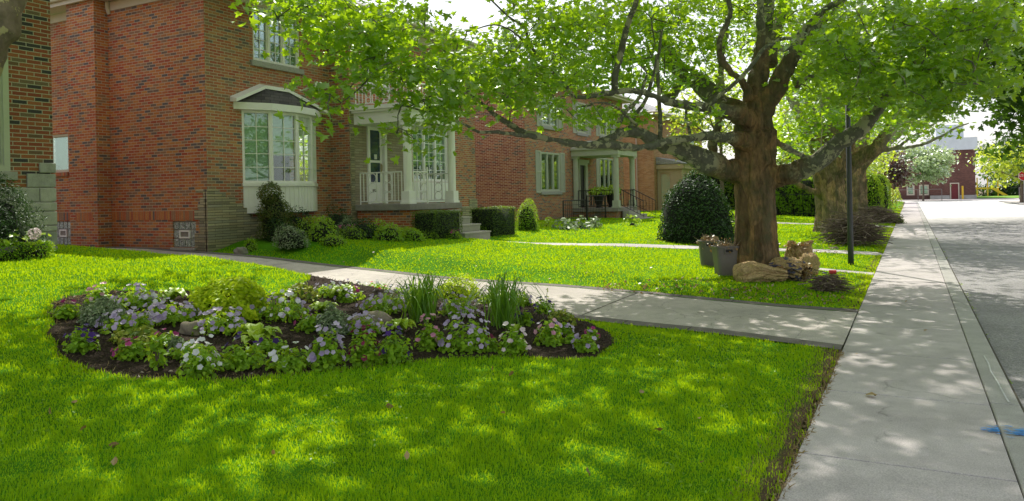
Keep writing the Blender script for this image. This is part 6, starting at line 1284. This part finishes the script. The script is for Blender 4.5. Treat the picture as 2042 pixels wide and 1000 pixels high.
for q in wins: window(SCH, 'y', YS+.5, *q, 1, (2, 4), -1, 'cream', .9, False, .14, .06)
k = MB(); k.box((d0, YS+.1, -.2), (d1, YS+.2, dz1)); dd = k.build('door', M['maroon'], SCH); k = MB(); k.box((d0-.15, YS-.05, -.2), (d0-.005, YS+.05, dz1+.15)); k.box((d1+.005, YS-.05, -.2), (d1+.15, YS+.05, dz1+.15)); k.box((d0-.005, YS-.05, dz1+.005), (d1+.005, YS+.05, dz1+.15)); k.build('door_frame', M['cream'], dd)
k = MB(); a = on_y(1866, 290, YS).x; k.box((L0.x-.4, YS-.6, zt_+.01), (L1.x+.3, YS+20, zt2)); k.box((L0.x+1, YS+3, zt2+.01), (L1.x-1.2, YS+22, zt2+2.2)); k.box((wl-20, YS+1, zw+1.01), (L0.x-.5, YS+20, zw+1.8)); k.build('upper_cladding', M['metalroof'], SCH)
k = MB(); k.box((wl-20, YS+8, zw+1.8), (L0.x-.45, YS+24, zt2-.6)); k.build('rear_block', plain('grey_rear_block', (.35,.38,.44), .7), SCH)
k = MB(); k.box((L0.x, YS-.12, -.2), (d0-.2, YS-.002, .55)); k.box((d1+.2, YS-.12, -.2), (L1.x+.1, YS-.002, .55)); k.build('plinth', M['kerb'], SCH)
k = MB(); k.tube([(d1+.5, YS-1.2, 0), (d1+.5, YS-1.2, 1.9)], .13, 8); o = k.build('bollard', M['yellow'], None); o['label'] = 'yellow post beside the maroon school door'; o['category'] = 'bollard'
for xa, xb, lab in ((wl, d0-1.5, 'grey mesh fence in front of the school windows'), (on_y(2033,395,118.5).x, on_y(2033,395,118.5).x+14, 'grey mesh fence at the sports field, right edge')):
    t = thing('chain_link_fence', lab, 'fence', ((xa+xb)/2, 118.6, 0)); m = MB(); n = int((xb-xa)/2.4)
    for i in range(n+1): m.tube([(xa+(xb-xa)*i/n, 118.6, -.2), (xa+(xb-xa)*i/n, 118.6, 1.5)], .05, 6)
    m.build('post', M['bin'], t); m = MB(); m.tube([(xa, 118.6, 1.5), (xb, 118.6, 1.5)], .035, 5); m.tube([(xa, 118.6, .1), (xb, 118.6, .1)], .03, 5); m.build('rail', M['bin'], t)
gridmesh('school_forecourt', np.arange(-60, 90, 3.), np.array([117.05, 121, 125, YS+.4]), lambda X, Y: 0*X-.02, M['sidewalk'], **SK)
gridmesh('sports_field', np.arange(L1.x+.1, 90, 4.), np.arange(129, 165, 4.), lambda X, Y: .02+0*X, plain('field_grass', (.16,.33,.02), .95), **SK)
gridmesh('sand_bank', np.arange(L1.x+2, 90, 3.), np.arange(165, 175, 2.), lambda X, Y: .3+(Y-165)*.12+.2*pnoise(X, Y, .2, 3), plain('sand', (.40,.31,.26), .95), **SK)
t = thing('playground_frame', 'yellow and grey playground frame beyond the sports field', 'playground', (L1.x+3.5, 160, 0)); m = MB()
for i in range(3): m.box((L1.x+2.2+i*1.6, 159.5, 0), (L1.x+2.4+i*1.6, 159.7, 3.4))
m.box((L1.x+2, 159.4, 1.3), (L1.x+4.4, 161, 1.6)); m.build('post', M['yellow'], t); m = MB(); m.add([(L1.x+4, 159.3, 1.6), (L1.x+4.8, 159.3, 1.6), (L1.x+7, 159.3, .1), (L1.x+6.2, 159.3, .1), (L1.x+4, 160.1, 1.6), (L1.x+7, 160.1, .1)], [(0,1,2,3), (0,4,5,3)]); m.build('slide', M['yellow'], t)
bush('leafy_backdrop', 'leafy bushes behind the playground', 'shrub', (L1.x+16, 166, 0), (14, 3, 3.2), 2600, .7, M['darkleaf'], 'oval', None, .3, .8)
# ------------------------------------------------------------------ grass
def grass(n, d0, d1, name, hscale=1.):
    u = rng.uniform(0, 1, n); D = d0*np.exp(u*math.log(d1/d0)); a = rng.uniform(-.86, .86, n); X = D*(CS*a-SN); Y = D*(SN*a+CS)
    k = (X < -.66) & (X > -14.1) & ~paved(X, Y) & ~inbed(X, Y) & ~((X < -13.4) & (Y > 15.9) & (Y < 23)) & ~((X < -12.65) & (Y < 7.5)) & (Y < 104)
    k &= ~((X < -11.7) & (Y > 16.1) & (Y < 18.7)) & ~((X < -10.35) & (Y > 16.7) & (Y < 18.6)) & ~((X < -10.9) & (Y > 32.7) & (Y < 35.3))
    edge = (X > -.765+.10*pnoise(X, Y, 3, 2)) & (Y < 8.3); k &= ~(edge & (rng.uniform(0, 1, n) < .8))
    # bare ground under hedges and garden plants
    k &= ~((X < -12.1+.4*np.sin(Y*1.1)) & (Y > 12.2) & (Y < 16.2))
    X, Y, D = X[k], Y[k], D[k]; m = len(X)
    clump = .8+.35*pnoise(X, Y, 7, 1)+.25*pnoise(X, Y, 2, 4); hgt = (.036+.0005*D)*np.clip(rng.normal(1, .28, m), .35, 1.9)*clump*hscale
    w = np.clip(.0024*D/4, .0022, .05)*rng.uniform(.7, 1.3, m); az = rng.uniform(0, 6.283, m); ta = rng.uniform(0, 6.283, m); ln = np.abs(rng.normal(0, .6, m)); Z = g(X, Y)+.005
    # flow of the mowing
    fx, fy = .25*pnoise(X, Y, 1.4, 21), .25*pnoise(X, Y, 1.4, 22)
    ca, sa = np.cos(az)*w, np.sin(az)*w; lx, ly = (np.cos(ta)*ln+fx)*hgt, (np.sin(ta)*ln+fy)*hgt
    V = np.empty((m, 5, 3)); V[:, 0] = np.stack([X-ca, Y-sa, Z-.01], 1); V[:, 1] = np.stack([X+ca, Y+sa, Z-.01], 1)
    V[:, 2] = np.stack([X+ca*.8+lx*.35, Y+sa*.8+ly*.35, Z+hgt*.6], 1); V[:, 3] = np.stack([X-ca*.8+lx*.35, Y-sa*.8+ly*.35, Z+hgt*.6], 1); V[:, 4] = np.stack([X+lx, Y+ly, Z+hgt*np.clip(1.05-.3*ln, .4, 1)], 1)
    o = np.arange(m)[:, None]*5; idx = np.concatenate([o+np.array([0,1,2,3]), o+np.array([3,2,4])], 1).ravel(); cnt = np.tile([4, 3], m)
    rnd = np.clip(rng.uniform(0, 1, m)*.55+.25*pnoise(X, Y, .9, 8)+.2, 0, 1)
    npmesh(name, V.reshape(-1, 3), cnt, idx, M['grass'], None, np.repeat(rnd, 5), kind='stuff', label='mown green grass of the front lawns', category='grass')
grass(950000, 2.3, 60, 'lawn_grass')
# dry grass on the cut edge of the bed and along the walk
n = 7000; X = rng.uniform(-.90, -.63, n); Y = rng.uniform(2, 8.3, n)
i = rng.integers(0, len(BED), 4500); f = rng.uniform(0, 1, 4500)[:, None]; Q = BED[i]*(1-f)+BED[(i+1) % len(BED)]*f+rng.normal(0, .09, (4500, 2)); X = np.concatenate([X, Q[:, 0]]); Y = np.concatenate([Y, Q[:, 1]])
scatter('dry_grass', np.stack([X, Y, g(X, Y)-.0], 1), .045, M['deadgrass'], None, 'needle', (0,0,1), 1.2, kind='stuff', label='dry yellowed grass on the cut edges of the bed and sidewalk', category='grass')
for i, (px, py) in enumerate(((1926,668),(1960,714),(2008,765),(1944,690))): 
    r = ray(px, py); k = (-.07-EYE)/r[2]; bush('kerb_weed', ['tiny weed in the kerb gap, farthest one','middle weed in the kerb gap','largest weed in the kerb gap, nearest the camera','small weed between the far and middle ones'][i], 'weed', (r[0]*k, r[1]*k, -.08), (.05, .07, .04), 40, .035, M['greenleaf'], 'oval', None, .2, 0)
n = 900; Y = rng.uniform(4, 30, n); X = .715+np.abs(rng.normal(0, .03, n)); scatter('kerb_moss', np.stack([X, Y, Y*0-.072], 1)[pnoise(X, Y, 2, 1) > .15], .028, M['greenleaf'], None, 'oval', (0,0,1), .8, kind='stuff', label='green weeds growing along the gap between kerb and road', category='weeds')
n = 5200; X = rng.uniform(-7, -.9, n); Y = rng.uniform(1.2, 8, n); k = ~inbed(X, Y) & ~paved(X, Y) & (pnoise(X, Y, 2.2, 31) > .12); X, Y = X[k], Y[k]; scatter('clover', np.stack([X, Y, g(X, Y)+.022], 1), .026, M['greenleaf'], None, 'wide', (0,0,1), .6, kind='stuff', label='small clover and weed leaves among the near lawn grass', category='weeds')
settle()
# ------------------------------------------------------------------ light, sky, camera
el = R(SUN_EL); sx, sy_ = SUN_AZ; l = math.hypot(sx, sy_); sx, sy_ = sx/l, sy_/l; S = Vector((sx*math.cos(el), sy_*math.cos(el), math.sin(el)))
sun = bpy.data.lights.new('sun', 'SUN'); sun.energy = 5.; sun.angle = R(.53); sun.color = (1, .95, .86); so = bpy.data.objects.new('sun', sun); COL.objects.link(so); so.rotation_euler = (-S).to_track_quat('-Z', 'Y').to_euler(); so.location = (0, 0, 30)
W = bpy.data.worlds.new('World'); SC.world = W; W.use_nodes = True; nt = W.node_tree; nt.nodes.clear(); out = nt.nodes.new('ShaderNodeOutputWorld'); bg = nt.nodes.new('ShaderNodeBackground'); sk_ = nt.nodes.new('ShaderNodeTexSky')
sk_.sky_type = 'NISHITA'; sk_.sun_disc = False; sk_.sun_elevation = el; sk_.sun_rotation = math.atan2(sx, sy_); sk_.air_density = 1.; sk_.dust_density = 3.; sk_.ozone_density = 1.; bg.inputs['Strength'].default_value = .15
hz = mix(nt, .42, sk_.outputs[0], (10.2, 10.3, 10.8)); nt.links.new(hz, bg.inputs[0]);   # flat white haze added over the whole sky to lift the shade
nt.links.new(bg.outputs[0], out.inputs[0])
cam = bpy.data.cameras.new('camera'); co = bpy.data.objects.new('camera', cam); COL.objects.link(co); cam.sensor_width = 36; cam.lens = FPX/2042*36; cam.clip_end = 3000; cam.clip_start = .05; cam.shift_y = -(500-HY)/2042
co.matrix_world = Matrix.Translation((0, 0, EYE)) @ Matrix.Rotation(YAW, 4, 'Z') @ Matrix.Rotation(R(90), 4, 'X') @ Matrix.Rotation(-ROLL, 4, 'Z'); SC.camera = co
SC.view_settings.view_transform = 'Standard'; SC.view_settings.look = 'None'; SC.view_settings.exposure = 0; SC.view_settings.gamma = 1.0
SC.cycles.max_bounces = 8; SC.cycles.diffuse_bounces = 4; SC.cycles.transmission_bounces = 6; SC.cycles.transparent_max_bounces = 8; SC.cycles.sample_clamp_indirect = 6; SC.cycles.use_denoising = True
SC.render.resolution_x = 1024; SC.render.resolution_y = 501
